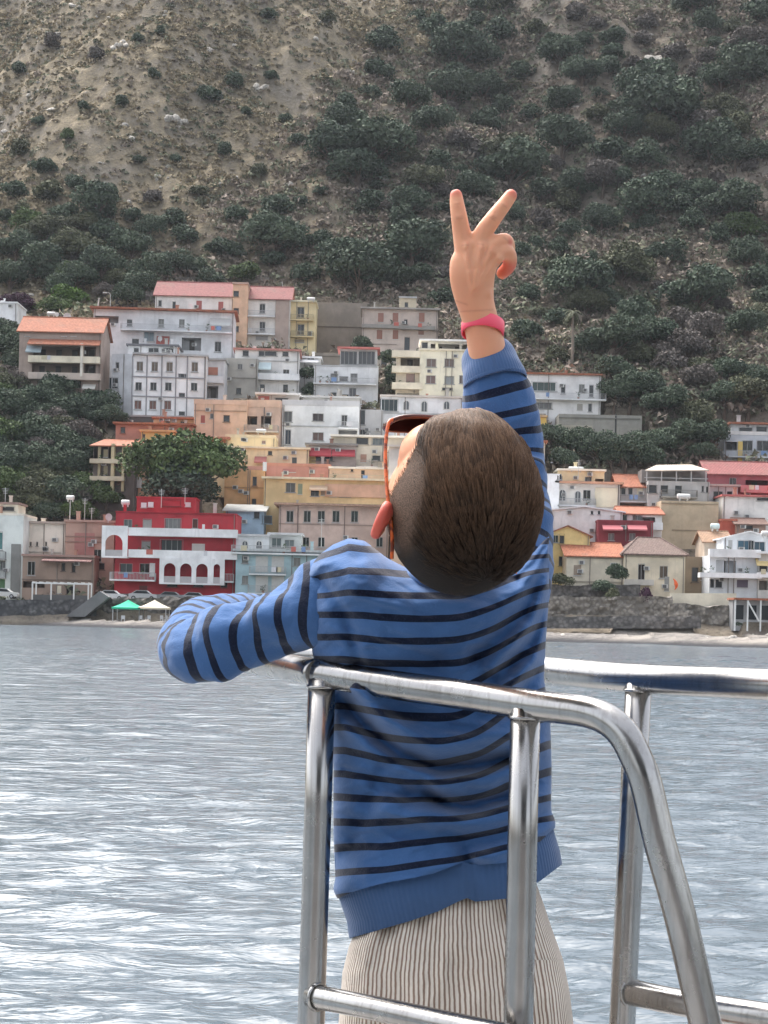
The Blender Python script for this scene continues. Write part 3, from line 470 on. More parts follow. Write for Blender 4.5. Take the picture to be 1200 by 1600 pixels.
# ------------------------------------------------------------------ houses
def seg_roof(kind, c, hp, h, w, D, px, xc, yt):
    """returns (MB) of roof in local coords; eave level z=h"""
    m = MB(); hw = w / 2; o = .45; th = .18; d = xc['depth']
    def zat(dep, pix):  # local height that shows pix pixels above the wall top at depth dep
        return W((xc['x0'] + xc['x1']) / 2, yt - pix, D + dep)[2] - xc['z']
    if kind == 'gable':
        zr = zat(d / 2, hp); x0, x1 = -hw - o, hw + o
        for (ya, za, yb, zb) in ((-o, h - .1, d / 2, zr), (d + o, h - .1, d / 2, zr)):
            m.v += [(x0, ya, za), (x1, ya, za), (x1, yb, zb), (x0, yb, zb), (x0, ya, za - th), (x1, ya, za - th), (x1, yb, zb - th), (x0, yb, zb - th)]
            b = len(m.v) - 8
            for q in ((0, 1, 2, 3), (7, 6, 5, 4), (0, 4, 5, 1), (1, 5, 6, 2), (2, 6, 7, 3), (3, 7, 4, 0)): m.f.append(tuple(b + i for i in q)); m.m.append(0)
        for s in (-hw + .02, hw - .17):  # gable end walls
            m.v += [(s, 0.05, h), (s, d - .05, h), (s, d / 2, zr - th), (s + .15, 0.05, h), (s + .15, d - .05, h), (s + .15, d / 2, zr - th)]; b = len(m.v) - 6
            for q in ((0, 1, 2), (5, 4, 3), (0, 3, 4, 1), (1, 4, 5, 2), (2, 5, 3, 0)): m.f.append(tuple(b + i for i in q)); m.m.append(1)
        m.tube([(x0, d / 2, zr), (x1, d / 2, zr)], .14, 6)
    elif kind in ('gx', 'mono'):
        zr = zat(0, hp)
        for s in (-1, 1):
            m.v += [(s * (hw + o), -o, h - .12), (0, -o, zr + .05), (0, d + o, zr + .05), (s * (hw + o), d + o, h - .12), (s * (hw + o), -o, h - .12 - th), (0, -o, zr + .05 - th), (0, d + o, zr + .05 - th), (s * (hw + o), d + o, h - .12 - th)]
            b = len(m.v) - 8
            for q in ((0, 1, 2, 3), (7, 6, 5, 4), (0, 4, 5, 1), (1, 5, 6, 2), (2, 6, 7, 3), (3, 7, 4, 0)): m.f.append(tuple(b + i for i in q)); m.m.append(0)
        m.v += [(-hw, 0, h), (hw, 0, h), (0, 0, zr - th)]; b = len(m.v) - 3; m.f.append((b, b + 1, b + 2)); m.m.append(1)
        m.v += [(-hw, d, h), (hw, d, h), (0, d, zr - th)]; b = len(m.v) - 3; m.f.append((b + 2, b + 1, b)); m.m.append(1)
    elif kind == 'hip':
        zr = zat(d / 2, hp); rx = hw * .38; x0, x1, y0, y1 = -hw - o, hw + o, -o, d + o
        m.v += [(x0, y0, h), (x1, y0, h), (x1, y1, h), (x0, y1, h), (-rx, d / 2, zr), (rx, d / 2, zr), (x0, y0, h - th), (x1, y0, h - th), (x1, y1, h - th), (x0, y1, h - th)]
        for q in ((0, 1, 5, 4), (1, 2, 5), (2, 3, 4, 5), (3, 0, 4), (0, 6, 7, 1), (1, 7, 8, 2), (2, 8, 9, 3), (3, 9, 6, 0), (9, 8, 7, 6)): m.f.append(q); m.m.append(0)
        for a, b in (((x0, y0, h), (-rx, d / 2, zr)), ((x1, y0, h), (rx, d / 2, zr)), ((-rx, d / 2, zr), (rx, d / 2, zr))): m.tube([a, b], .13, 6)
    elif kind == 'shed':
        zr = zat(d, hp * .9); x0, x1 = -hw - o, hw + o
        m.v += [(x0, -.9, h - .1), (x1, -.9, h - .1), (x1, d, zr), (x0, d, zr), (x0, -.9, h - .1 - th), (x1, -.9, h - .1 - th), (x1, d, zr - th), (x0, d, zr - th)]
        for q in ((0, 1, 2, 3), (7, 6, 5, 4), (0, 4, 5, 1), (1, 5, 6, 2), (2, 6, 7, 3), (3, 7, 4, 0)): m.f.append(q); m.m.append(0)
    return m
def arch_pts(cx, w, z0, z1, n=10):
    r = w / 2; pts = [(cx - r, z0), (cx + r, z0)]
    for i in range(n + 1):
        a = math.pi * i / n; pts.append((cx + r * math.cos(a), max(z1 - r, z0 + .1) + min(r, z1 - z0 - .1) * math.sin(a)))
    return pts
_wm = {}
def window(root, lx, lz, w, h, st, c, wallc, y=0.0):
    w = round(w, 1) or .3; h = round(h, 1) or .3; door = h > 1.75 * w * .8 and h >= 1.5
    rd = .22
    if st == 's':
        k = ('s', w, h, c)
        if k not in _wm:
            m = MB().box(-w / 2 - .05, w / 2 + .05, -.04, .03, -h / 2, h / 2)
            for i in range(int(h / .28)): m.box(-w / 2, w / 2, -.07, -.04, -h / 2 + .05 + i * .28, -h / 2 + .2 + i * .28)
            m.box(-w / 2 - .12, w / 2 + .12, -.12, .02, -h / 2 - .12, -h / 2 - .02, 1)
            _wm[k] = m.mesh('shutter', [flat('shutter_paint', c, .6), plaster((.5, .5, .48))])
        return obj('shutter', _wm[k], root, (lx, y, lz))
    fc_ = (.3, .3, .29) if st == 'f' else tuple(round(x * .5, 2) for x in wallc)
    k = (st, w, h, c, fc_)
    if k not in _wm:
        w, h = round(w * 1.12, 1), round(h * 1.1, 1); m = MB(); f = .05
        m.box(-w / 2, -w / 2 + f, -.03, rd, -h / 2, h / 2).box(w / 2 - f, w / 2, -.03, rd, -h / 2, h / 2)
        m.box(-w / 2 + f, w / 2 - f, -.03, rd, h / 2 - f, h / 2).box(-w / 2 + f, w / 2 - f, -.03, rd, -h / 2, -h / 2 + f)
        if w > .8 and st == 'f': m.box(-.04, .04, rd - .1, rd - .02, -h / 2 + f, h / 2 - f)
        if w > 2.2 and st == 'f':
            for q in (-w / 4, w / 4): m.box(q - .04, q + .04, rd - .1, rd - .02, -h / 2 + f, h / 2 - f)
        m.box(-w / 2 - .14, w / 2 + .14, -.14, -.035, -h / 2 - .1, -h / 2 + .01)
        g = MB().box(-w / 2 + .02, w / 2 - .02, rd - .015, rd - .005, -h / 2 + .02, h / 2 - .02)
        pm = glass_dark(tuple(round(.6 * q ** 1.6, 3) for q in c) if (c and st == 'f') else (.02, .022, .026))
        _wm[k] = (m.mesh('window', [flat('frame_paint', fc_, .5)]), g.mesh('pane', [pm]))
    o = obj('door' if door else 'window', _wm[k][0], root, (lx, y, lz)); obj('pane', _wm[k][1], o); return o
def build_house(h):
    D = h['D']; yaw = h['yaw']; xm = (h['x0'] + h['x1']) / 2; base = W(xm, h['yb'], D)
    w = (h['x1'] - h['x0']) / F * D / math.cos(yaw); H_ = (h['yb'] - h['yt']) / F * D; d = h['depth']; ex = h['extra']
    root = empty(h['name'], base, h['label'], h['cat'], None, yaw); wc = h['wall']; wm = plaster(wc)
    def L(px, py, dy=0.0):
        p = W(px, py, D) - base; return p[0] / math.cos(yaw), p[2]
    S = D / F; holes = []; todo = []
    for e in h['els']:
        k = e[0]
        if k == 'w':
            _, px, py, ww, hh, st, c = e; x, z = L(px, py)
            if ww < .5: continue
            if st != 's': holes.append((x - ww * S / 2, x + ww * S / 2, z - hh * S / 2, z + hh * S / 2, .24, None))
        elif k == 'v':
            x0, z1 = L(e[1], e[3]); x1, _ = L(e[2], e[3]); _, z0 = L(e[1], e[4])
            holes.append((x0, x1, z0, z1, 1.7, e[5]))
    hw = w / 2; holes = [(max(a, -hw + .12), min(b, hw - .12), max(c, -ex + .1), min(dd, H_ - .08), e, f) for a, b, c, dd, e, f in holes]
    holes = [q for q in holes if q[1] - q[0] > .1 and q[3] - q[2] > .1]
    m = MB(); X = sorted({-hw, hw} | {round(q[i], 3) for q in holes for i in (0, 1)}); Z = sorted({-ex, H_} | {round(q[i], 3) for q in holes for i in (2, 3)})
    for i in range(len(X) - 1):
        for j in range(len(Z) - 1):
            cx, cz = (X[i] + X[i + 1]) / 2, (Z[j] + Z[j + 1]) / 2
            if any(q[0] < cx < q[1] and q[2] < cz < q[3] for q in holes): continue
            m.poly([(X[i], 0, Z[j]), (X[i + 1], 0, Z[j]), (X[i + 1], 0, Z[j + 1]), (X[i], 0, Z[j + 1])])
    mats = [wm]
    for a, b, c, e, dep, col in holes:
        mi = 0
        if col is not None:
            mm = plaster(tuple(.5 * x + .28 * y for x, y in zip(wc, col)))  # recess interior mixed darker than the wall, shade put into its colour
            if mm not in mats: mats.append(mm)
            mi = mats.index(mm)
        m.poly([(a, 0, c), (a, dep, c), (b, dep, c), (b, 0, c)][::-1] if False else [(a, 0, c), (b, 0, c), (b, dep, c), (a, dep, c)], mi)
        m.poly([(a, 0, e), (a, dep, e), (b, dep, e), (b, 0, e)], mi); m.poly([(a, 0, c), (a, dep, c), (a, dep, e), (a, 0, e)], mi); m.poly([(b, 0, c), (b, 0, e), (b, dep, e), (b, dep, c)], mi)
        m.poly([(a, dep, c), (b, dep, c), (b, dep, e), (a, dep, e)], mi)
    for q in ([(-hw, 0, -ex), (-hw, 0, H_), (-hw, d, H_), (-hw, d, -ex)], [(hw, 0, -ex), (hw, d, -ex), (hw, d, H_), (hw, 0, H_)], [(-hw, d, -ex), (-hw, d, H_), (hw, d, H_), (hw, d, -ex)], [(-hw, 0, H_), (hw, 0, H_), (hw, d, H_), (-hw, d, H_)]): m.poly(q)
    m.build('wall', mats, root)
    # loggia contents: dark door leaves at the back of each wide recess
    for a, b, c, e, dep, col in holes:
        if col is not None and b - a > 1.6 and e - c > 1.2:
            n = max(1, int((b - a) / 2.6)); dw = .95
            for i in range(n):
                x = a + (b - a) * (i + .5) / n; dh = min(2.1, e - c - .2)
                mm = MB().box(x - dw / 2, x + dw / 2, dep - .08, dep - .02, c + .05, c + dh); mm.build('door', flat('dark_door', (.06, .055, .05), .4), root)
    for e in h['els']:
        k = e[0]
        if k in 'w':
            _, px, py, ww, hh, st, c = e
            if ww < .5: continue
            x, z = L(px, py); window(root, x, z, ww * S, hh * S, st, c, wc)
        elif k == 'wr':
            _, px, py, ww, hh, st, c = e; x, z = L(px, py); window(root, x, z, ww * S, hh * S, st, c, wc, 2.9)
        elif k in 're':
            x0, z1 = L(e[1], e[3]); x1, _ = L(e[2], e[3]); _, z0 = L(e[1], e[4]); o_ = e[6]
            if o_ < 0: MB().box(x0, x1, -o_, -o_ + 5, z0 - .1, z1).build('attic', plaster(e[5]), root); MB().box(x0 - .1, x1 + .1, -o_ - .1, -o_ + 5.1, z1, z1 + .18).build('attic_cap', plaster(tuple(q * 1.15 for q in e[5])), root)
            elif k == 'e':
                mm = MB(); mm.v += [(x0, -o_, z0), (x1, -o_, z0), (x1, .02, z1), (x0, .02, z1), (x0, -o_, z0 - .15), (x1, -o_, z0 - .15), (x1, .02, z1 - .15 - .2), (x0, .02, z1 - .35)]
                for q in ((0, 1, 2, 3), (7, 6, 5, 4), (0, 4, 5, 1), (1, 5, 6, 2), (2, 6, 7, 3), (3, 7, 4, 0)): mm.f.append(q); mm.m.append(0)
                mm.build('eave', tiles(e[5]), root)
            else: MB().box(x0, x1, -max(o_, .06), .0 - .003, z0, z1).build('pillar' if (x1 - x0) < 1.2 else 'wall_panel', plaster(e[5]), root)
        elif k == 'b':
            _, px0, px1, py, st, c, out = e; x0, z = L(px0, py); x1, _ = L(px1, py)
            b = MB().box(x0, x1, -out, -.004, z - .22, z).build('balcony', plaster(c), root)
            r = MB(); hh = 1.0 if D < 262 else .95
            if st in ('solid', 'solid2'):
                hh = .95 if st == 'solid' else .5
                r.box(x0 + .01, x1 - .01, -out + .02, -out + .14, z + .003, z + hh).box(x0 + .02, x0 + .14, -out + .143, -.01, z + .003, z + hh).box(x1 - .14, x1 - .02, -out + .143, -.01, z + .003, z + hh)
                r.build('parapet', plaster(tuple(min(.8, q * 1.04) for q in c)), b)
            else:
                n = max(2, int((x1 - x0) / .2))
                for i in range(n + 1):
                    x = x0 + .03 + (x1 - x0 - .06) * i / n; r.box(x - .025, x + .025, -out + .04, -out + .08, z + .003, z + hh)
                r.box(x0, x1, -out + .03, -out + .09, z + hh, z + hh + .06)
                for x in (x0 + .03, x1 - .03):
                    for q in range(int(out / .2)): r.box(x - .02, x + .02, -q * .2 - .1, -q * .2 - .06, z + .003, z + hh)
                r.build('railing', flat('railing_paint', tuple(q * .62 for q in c), .5), b)
        elif k == 'c':
            x0, z = L(e[1], e[3]); x1, _ = L(e[2], e[3]); MB().box(max(x0, -hw) + .002, min(x1, hw) - .002, -.12, -.003, z - .1, z + .08).build('cornice', plaster(tuple(q * .6 for q in wc)), root)
        elif k == 't':
            x, z1 = L(e[1], e[2]); _, z0 = L(e[1], e[3]); MB().tube([(x, -.12, z0), (x, -.12, z1)], .07, 6).build('drain_pipe', flat('pipe', (.16, .12, .11)), root)
        elif k == 'n':
            x0, z1 = L(e[1], e[3]); x1, _ = L(e[2], e[3]); _, z0 = L(e[1], e[4]); mm = MB()
            mm.v += [(x0, -1.1, z0), (x1, -1.1, z0), (x1, -.01, z1), (x0, -.01, z1), (x0, -1.1, z0 - .22), (x1, -1.1, z0 - .22)]
            for q in ((0, 1, 2, 3), (0, 4, 5, 1), (3, 4, 0), (1, 5, 2)): mm.f.append(q); mm.m.append(0)
            mm.build('awning', flat('awning_cloth', e[5], .9), root)
        elif k == 'a':
            x, z1 = L(e[1], e[2]); _, z0 = L(e[1], e[3]); ww = e[4] * S
            f = MB().prism(arch_pts(x, ww + .25, z0 - .05, z1 + .12), -.06, -.003).build('window', flat('frame_paint', (.6, .6, .58), .5), root)
            MB().prism(arch_pts(x, ww - .1, z0 + .1, z1 - .05), -.075, -.062).build('pane', glass_dark((.08, .09, .1)), f)
            MB().box(x - .04, x + .04, -.1, -.076, z0, z1).build('mullion', flat('frame_paint', (.6, .6, .58), .5), f)
        elif k == 'k':
            _, px0, px1, py0, py1, arcs, atop, out = e
            x0, z1 = L(px0, py0); x1, _ = L(px1, py0); _, z0 = L(px0, py1); _, za = L(px0, atop); mm = MB(); zr = z0 + .9
            cs = [(L(a, py0)[0], b * S) for a, b in arcs]; edges = [x0] + [(cs[i][0] + cs[i + 1][0]) / 2 for i in range(len(cs) - 1)] + [x1]
            for i, (ax, aw) in enumerate(cs):
                r_ = aw / 2; pts = [(edges[i], z0), (ax - r_, z0)]
                for q in range(11): an = math.pi * (1 - q / 10); pts.append((ax + r_ * math.cos(an), za - r_ + r_ * math.sin(an)))
                pts += [(ax + r_, z0), (edges[i + 1], z0), (edges[i + 1], z1), (edges[i], z1)]; mm.prism(pts, -out, -out + .25)
            mm.box(x0, x1, -out - .02, -.005, z0 - .25, z0 - .002); mm.box(x0, x0 + .25, -out + .253, -.005, z0, z1 - .01)
            lo = mm.build('loggia', plaster((.72, .72, .72)), root); rr = MB()
            for ax, aw in cs: rr.box(ax - aw / 2, ax + aw / 2, -out + .1, -out + .14, z0 + .02, zr)
            rr.build('railing', flat('railing_mesh', (.42, .4, .4), .5), lo)
        elif k == 'g':
            _, px0, px1, py0, py1, nc, nr = e; mm = MB()
            for i, q in enumerate((208, 230.5, 253.5, 275.5, 293, 320)):
                x, z1 = L(q, py0); _, z0 = L(q, py1); mm.box(x - .1, x + .1, -.12, -.003, z0, z1)
            x0, _ = L(px0, py0); x1, _ = L(px1, py0)
            for q in (590, 620.5, 653): _, z = L(xm, q); mm.box(x0, x1, -.16, -.004, z - .09, z + .09)
            mm.build('facade_frame', flat('grey_frame', (.25, .25, .26)), root)
        elif k == 'p':
            _, px0, px1, py0, py1, c = e; x0, z1 = L(px0, py0); x1, _ = L(px1, py0); _, z0 = L(px0, py1); mm = MB()
            mm.v += [(x0, -1, z1 - .9), (x1, -1, z1 - .6), (x1 - 1.5, 6, z1 + .9), (x0 + 3, 6, z1 + .7), (x0, -1, z1 - 1.05), (x1, -1, z1 - .75), (x1 - 1.5, 6, z1 + .75), (x0 + 3, 6, z1 + .55)]
            for q in ((0, 1, 2, 3), (7, 6, 5, 4), (0, 4, 5, 1), (1, 5, 6, 2), (2, 6, 7, 3), (3, 7, 4, 0)): mm.f.append(q); mm.m.append(0)
            rf = mm.build('canopy', plaster(c), root)
            for i in range(5): x = x0 + .4 + (x1 - x0 - .8) * i / 4; MB().box(x - .08, x + .08, -.8, -.64, z0, z1 - .85).build('post', flat('steel_post', (.4, .4, .4)), root)
            MB().box(x0, x1, 2, 6, z0, z1 - .5).build('back_wall', plaster((.2, .19, .18)), root)
            MB().box(x0, x1, -.75, -.7, z0 + .5, z0 + .6).build('railing', flat('steel_post', (.4, .4, .4)), root)
    # everyday clutter: rain pipes, air conditioners, flues and planters
    rr = random.Random(int(h['x0'] * 31 + h['yb'])); pipe = flat('pipe', (.2, .17, .15))
    if w > 4 and h['name'] == 'house':
        for k in range(rr.choice([1, 2, 2])):
            x = rr.choice([-hw + .25, hw - .25, rr.uniform(-hw * .5, hw * .5)]); MB().tube([(x, -.1, -ex), (x, -.1, H_ - .05)], .06, 6).build('drain_pipe', pipe, root)
        if D < 330:
            for k in range(rr.choice([1, 2, 3])):
                x, z = rr.uniform(-hw + .8, hw - .8), rr.uniform(H_ * .15, H_ * .85); m = MB().box(x - .42, x + .42, -.4, -.02, z, z + .58); m.box(x - .36, x + .2, -.42, -.403, z + .06, z + .52, 1)
                m.build('air_conditioner', [flat('ac_white', (.55, .55, .53)), flat('ac_grille', (.12, .12, .12))], root)
        if h['roof'] and h['roof'][0] in ('slab', 'para', 'flat'):
            for k in range(rr.choice([1, 2, 3])):
                x, y, s, hh = rr.uniform(-hw + .6, hw - .6), rr.uniform(1, d * .6), rr.uniform(.25, .6), rr.uniform(.6, 1.5); m = MB().box(x - s / 2, x + s / 2, y, y + s, H_ + .1, H_ + .33 + hh); m.box(x - s / 2 - .08, x + s / 2 + .08, y - .08, y + s + .08, H_ + .333 + hh, H_ + .45 + hh)
                m.build('chimney', plaster(rr.choice([wc, (.4, .38, .35), (.35, .2, .15)])), root)
        for e in h['els']:
            if e[0] == 'b' and (e[2] - e[1]) > 20:
                x0, z = L(e[1], e[3]); x1, _ = L(e[2], e[3])
                for k in range(int((x1 - x0) / 2.2)):
                    if rr.random() < .55:
                        x = rr.uniform(x0 + .3, x1 - .3); q = rr.random(); s = rr.uniform(.25, .5); m = MB()
                        if q < .6:
                            for i in range(14): a, b2, c2 = x + rr.gauss(0, s * .5), -e[6] * .5 + rr.gauss(0, .12), z + rr.uniform(.3, 1.25); m.poly([(a, b2, c2), (a + rr.gauss(0, .2), b2 - .1, c2 + rr.gauss(0, .2)), (a + rr.gauss(0, .2), b2, c2 + .2)], 1)
                            m.box(x - .18, x + .18, -e[6] * .5 - .15, -e[6] * .5 + .15, z + .002, z + .35); m.build('potted_plant', [flat('clay', (.3, .13, .08)), flat('leaf', (.05, .08, .035))], root)
                        else: m.box(x - s, x + s, -e[6] - .03, -e[6] + .01, z + .25, z + .98); m.build('laundry', flat('cloth', rr.choice([(.6, .6, .62), (.2, .3, .5), (.5, .15, .12), (.55, .5, .35)]), .9), root)
    r = h['roof']
    if r:
        k = r[0]
        if k in ('slab', 'flat'):
            o_ = r[2] if len(r) > 2 else .3; q = tiles(r[1]) if r[1] in (TERRA, ROSE) or (len(r) > 2 and o_ >= 1.4) else plaster(r[1])
            MB().box(-hw - o_ * .5, hw + o_ * .5, -o_, d + .2, H_ + .003, H_ + .32).build('roof', q, root)
        elif k == 'para':
            mm = MB(); hh = r[2]; mm.box(-hw - .06, hw + .06, -.06, .16, H_ + .003, H_ + hh).box(-hw - .06, -hw + .16, .163, d, H_ + .003, H_ + hh).box(hw - .16, hw + .06, .163, d, H_ + .003, H_ + hh)
            mm.build('parapet', plaster(r[1]), root)
        else:
            seg = seg_roof(k, r[1], r[2], H_, w, D, None, dict(depth=d, x0=h['x0'], x1=h['x1'], z=base[2]), h['yt'])
            seg.build('roof', [tiles(r[1]) if r[1] != (.42, .42, .4) and r[1][0] < .65 else plaster(r[1]), wm], root)
    return root
for h in HOUSES: build_house(h)
# ------------------------------------------------------------------ vegetation
def leaf_cloud(seed, n, lobes=9, leaf=.12, flatten=.8, tri=False):
    rg = np.random.RandomState(seed)
    c = rg.normal(size=(lobes, 3)); c /= np.linalg.norm(c, axis=1)[:, None]; c *= rg.uniform(.25, .62, (lobes, 1)); c[:, 2] = np.abs(c[:, 2]) * 1.15 - .02
    r = rg.uniform(.28, .5, lobes); li = rg.choice(lobes, n, p=r ** 2 / (r ** 2).sum())
    d = rg.normal(size=(n, 3)); d /= np.linalg.norm(d, axis=1)[:, None]; d[:, 2] = np.where(d[:, 2] < -.35, -d[:, 2], d[:, 2])
    p = c[li] + d * (r[li] * rg.uniform(.72, 1.1, n))[:, None]; p[:, 2] = (p[:, 2] + .3) * flatten
    nrm = d + .9 * rg.normal(size=(n, 3)); nrm /= np.linalg.norm(nrm, axis=1)[:, None]
    a = np.cross(nrm, rg.normal(size=(n, 3))); a /= np.linalg.norm(a, axis=1)[:, None]; b = np.cross(nrm, a)
    s = leaf * rg.uniform(.55, 1.35, (n, 1)); a *= s; b *= s * .7
    v = np.stack([p - a, p - b * .9, p + a, p + b], 1).reshape(-1, 3)
    tone = np.repeat(np.clip(.5 + .35 * rg.normal(size=lobes)[li] * .6 + .22 * rg.normal(size=n), 0, 1), 4)
    return v, np.arange(n * 4).reshape(n, 4), tone
def leaf_mat(name, lo, hi, rnd=.5):
    t = NT(name); oi = t.n.new('ShaderNodeObjectInfo').outputs['Random']
    c = t.mix(t.attr('tone'), lo, hi); c = t.mix(t.math('MULTIPLY', oi, rnd), c, tuple(x * .55 for x in hi))
    t.base(c); t.p(roughness=.75); t.b.inputs['Specular IOR Level'].default_value = .2
    return t.m
LM = dict(dark=leaf_mat('foliage_dark', (.035, .054, .038), (.105, .14, .09)), olive=leaf_mat('foliage_olive', (.05, .055, .035), (.14, .15, .085)),
          green=leaf_mat('foliage_green', (.035, .055, .025), (.11, .16, .055)), grey=leaf_mat('foliage_dry', (.07, .06, .052), (.19, .165, .15)),
          purple=leaf_mat('foliage_purple', (.035, .015, .03), (.1, .04, .075), .2), lime=leaf_mat('foliage_bright', (.06, .11, .025), (.14, .23, .05), .2))
_lc = {}
def crown_mesh(kind, i, big=False):
    k = (kind, i, big)
    if k not in _lc:
        v, f, tn = leaf_cloud(100 + i * 7 + (50 if big else 0), 6500 if big else 2200, 18 if big else 11, .046 if big else .07, .85)
        me = new_mesh('crown' if big else 'foliage', v, f, [LM[kind]]); fattr(me, 'tone', tn); _lc[k] = me
    return _lc[k]
_tm = {}
BARK = flat('bark', (.12, .09, .07), .9)
def trunk_mesh(i):
    if i not in _tm:
        rg = np.random.RandomState(i); m = MB()
        m.tube(catmull([(0, 0, -1.2), (.03, .02, -.3), (-.04, .03, .15), (.02, 0, .5)]), np.linspace(.085, .04, 25), 8)
        for k in range(6):
            a = rg.rand() * 6.28; z = rg.uniform(-.1, .25); m.tube(catmull([(0, 0, z), (.2 * math.cos(a), .2 * math.sin(a), z + .2), (.5 * math.cos(a), .5 * math.sin(a), z + .42)], 4), np.linspace(.035, .01, 9), 5)
        _tm[i] = m.mesh('trunk', [BARK])
    return _tm[i]
PLANTS = []
def plant(px, py, size, kind='dark', tree=False, D=None, label=None, group=None, sq=1., name=None, z=None):
    """px,py centre of the crown in the photo, size its width in photo pixels"""
    rg = random.Random(int(px * 7 + py * 13)); yb = py + size * .36
    if D is None: x, y, zz = hit(px, yb)
    else: q = W(px, yb, D); x, y, zz = q[0], D, q[2]
    r = size / 2 / F * y * 1.4
    if tree: r *= 1.12
    i = rg.randrange(5); big = size >= 55 or tree
    nm = name or ('tree' if big else 'bush')
    if big:
        o = empty(nm, (x, y, zz + r * .22), '', nm); o.scale = (r, r, r * sq); o.rotation_euler = (0, 0, rg.random() * 6.28)
        obj('crown', crown_mesh(kind, i, True), o, (0, 0, .05)); obj('trunk', trunk_mesh(i), o)
    else:
        o = obj(nm, crown_mesh(kind, i), None, (x, y, zz + r * .08), (0, 0, rg.random() * 6.28)); o.scale = (r, r, r * sq * rg.uniform(.9, 1.1)); o['category'] = nm
    if label: o['label'] = label
    else: PLANTS.append((o, px, py, kind, nm))
    if group: o['group'] = group
    return o
HILL = [(540,200,70),(560,275,80),(325,150,40),(215,65,20),(250,52,17),(420,22,27),(510,30,27,'olive'),(368,130,32),(425,120,24),(385,178,20),(445,188,24),(462,220,28),(105,215,24,'green'),
 (65,265,38),(215,250,22),(275,250,24),(165,305,38),(100,340,48),(145,345,40),(20,300,38),(10,340,32),(435,325,48),(470,315,24),(410,360,54),(450,385,60),(270,345,40),(290,370,40),(540,420,84),(592,412,62),
 (598,70,52),(592,115,46),(580,145,32),(540,165,36),(675,50,50),(650,30,32),(750,10,42),(715,70,60),(765,90,42),(720,125,52),(755,145,60),(640,160,60),(675,195,60),(760,195,46),(820,115,42),(910,120,60),(950,110,42),
 (1010,145,84),(1055,170,80),(995,180,60),(880,165,60),(885,220,52),(860,200,34),(790,258,90,'olive'),(765,270,52),(820,262,60),(950,240,52),(1000,255,60),(1025,215,58,'olive'),(1105,40,46),(1155,95,56),(1125,130,58),(1185,25,52),
 (1140,210,60,'olive'),(1150,250,56),(940,350,60),(855,300,50),(1090,310,60),(1080,350,42),(1160,370,60,'green'),(640,325,60),(660,385,72),(630,350,50),(970,430,80,'olive'),(945,475,52),(990,500,62),(1025,530,70),(1165,515,60),
 (915,480,62,'olive'),(870,500,50),(925,545,56),(825,465,40),(820,520,50),(1095,575,50,'olive'),(1190,240,42),(680,260,46),(612,255,26),(700,330,40),(860,420,44,'olive'),(1050,400,44),(1120,440,50),(1180,440,52),(1060,470,40,'olive'),
 (1130,480,34,'grey'),(890,360,36),(800,340,36),(845,350,40,'grey'),(740,40,38),(840,50,42,'olive'),(900,30,40,'grey'),(960,60,42),(1010,40,36,'grey'),(1060,90,44,'grey'),(700,170,34,'grey'),(835,180,36),(1040,290,50),(1120,290,36,'grey'),
 (500,380,40),(370,340,36),(340,390,44),(310,300,30,'olive'),(350,240,26),(405,270,30,'olive'),(500,300,26),(130,170,20),(190,160,24),(60,190,22),(30,110,26),(80,70,30,'grey'),(150,90,26,'grey'),(240,120,20),(30,235,34,'olive'),(120,290,34),
 (240,310,32,'grey'),(210,340,36),(330,440,40),(385,430,50,'green'),(480,430,44),(655,430,50),(690,470,40),(620,440,46),(700,430,34,'grey')]
HILL += [(585, 235, 96), (1030, 175, 110), (910, 455, 96), (640, 400, 90), (1110, 240, 90), (520, 240, 84), (800, 275, 96), (1000, 330, 84), (1090, 470, 96), (880, 230, 76), (720, 90, 84), (1160, 120, 80), (560, 430, 96), (700, 150, 70), (430, 380, 80), (150, 330, 76), (1140, 330, 84), (960, 540, 84)]
_r = random.Random(11)
while len(HILL) < 245:
    x, y = _r.uniform(-5, 1205), _r.uniform(0, 560)
    if (x < 560 and y < 300) or (y > 430 and x < 730): continue
    if fbm(x / 130, y / 130, 77, 3) < -.12 or min(math.hypot(x - a[0], y - a[1]) for a in HILL) < 24: continue
    HILL.append((x, y, _r.choice([26, 32, 40, 50, 62]), _r.choice(['dark', 'dark', 'dark', 'olive', 'grey'])))
for q in HILL: plant(*q[:3], kind=q[3] if len(q) > 3 else ('dark'), group='trees and bushes on the hillside')
LOWL = [(25,395,54),(75,375,56,'olive'),(120,400,58,'olive'),(60,420,60),(160,425,58),(205,395,50),(235,430,52),(15,440,50),(120,440,50),(185,445,40,'olive'),(270,420,44),(50,360,44,'green'),(125,360,40,'olive'),(300,425,40),(235,365,40),(90,455,40),(200,470,44),(165,465,30,'grey'),(220,455,46)]
for q in LOWL: plant(*q[:3], kind=q[3] if len(q) > 3 else 'dark', tree=True, group='trees behind the upper houses')
LEFT = [(10,560,60),(35,590,50),(8,610,56,'olive'),(60,640,52),(25,650,62),(85,665,50),(120,655,60),(150,642,54),(5,690,60,'green'),(50,690,60),(95,700,56),(125,690,50,'grey'),(20,735,64),(70,735,60),(110,740,52),(135,715,44),(10,775,60,'green'),
 (55,785,64,'olive'),(100,780,60),(140,770,50,'green'),(165,790,44,'green'),(30,615,44),(95,625,40),(185,700,30),(150,745,40),(180,770,40),(75,810,44),(125,810,44,'green'),(165,660,40),(15,530,44),(118,610,30),(60,570,36,'olive')]
_r = random.Random(5)
for gy in range(6):
    for gx in range(4 + gy % 2):
        LEFT.append((8 + gx * 34 + _r.uniform(-9, 9) - (gy % 2) * 14, 600 + gy * 38 + _r.uniform(-8, 8), _r.uniform(38, 56), _r.choice(['dark', 'dark', 'olive', 'green', 'grey'])))
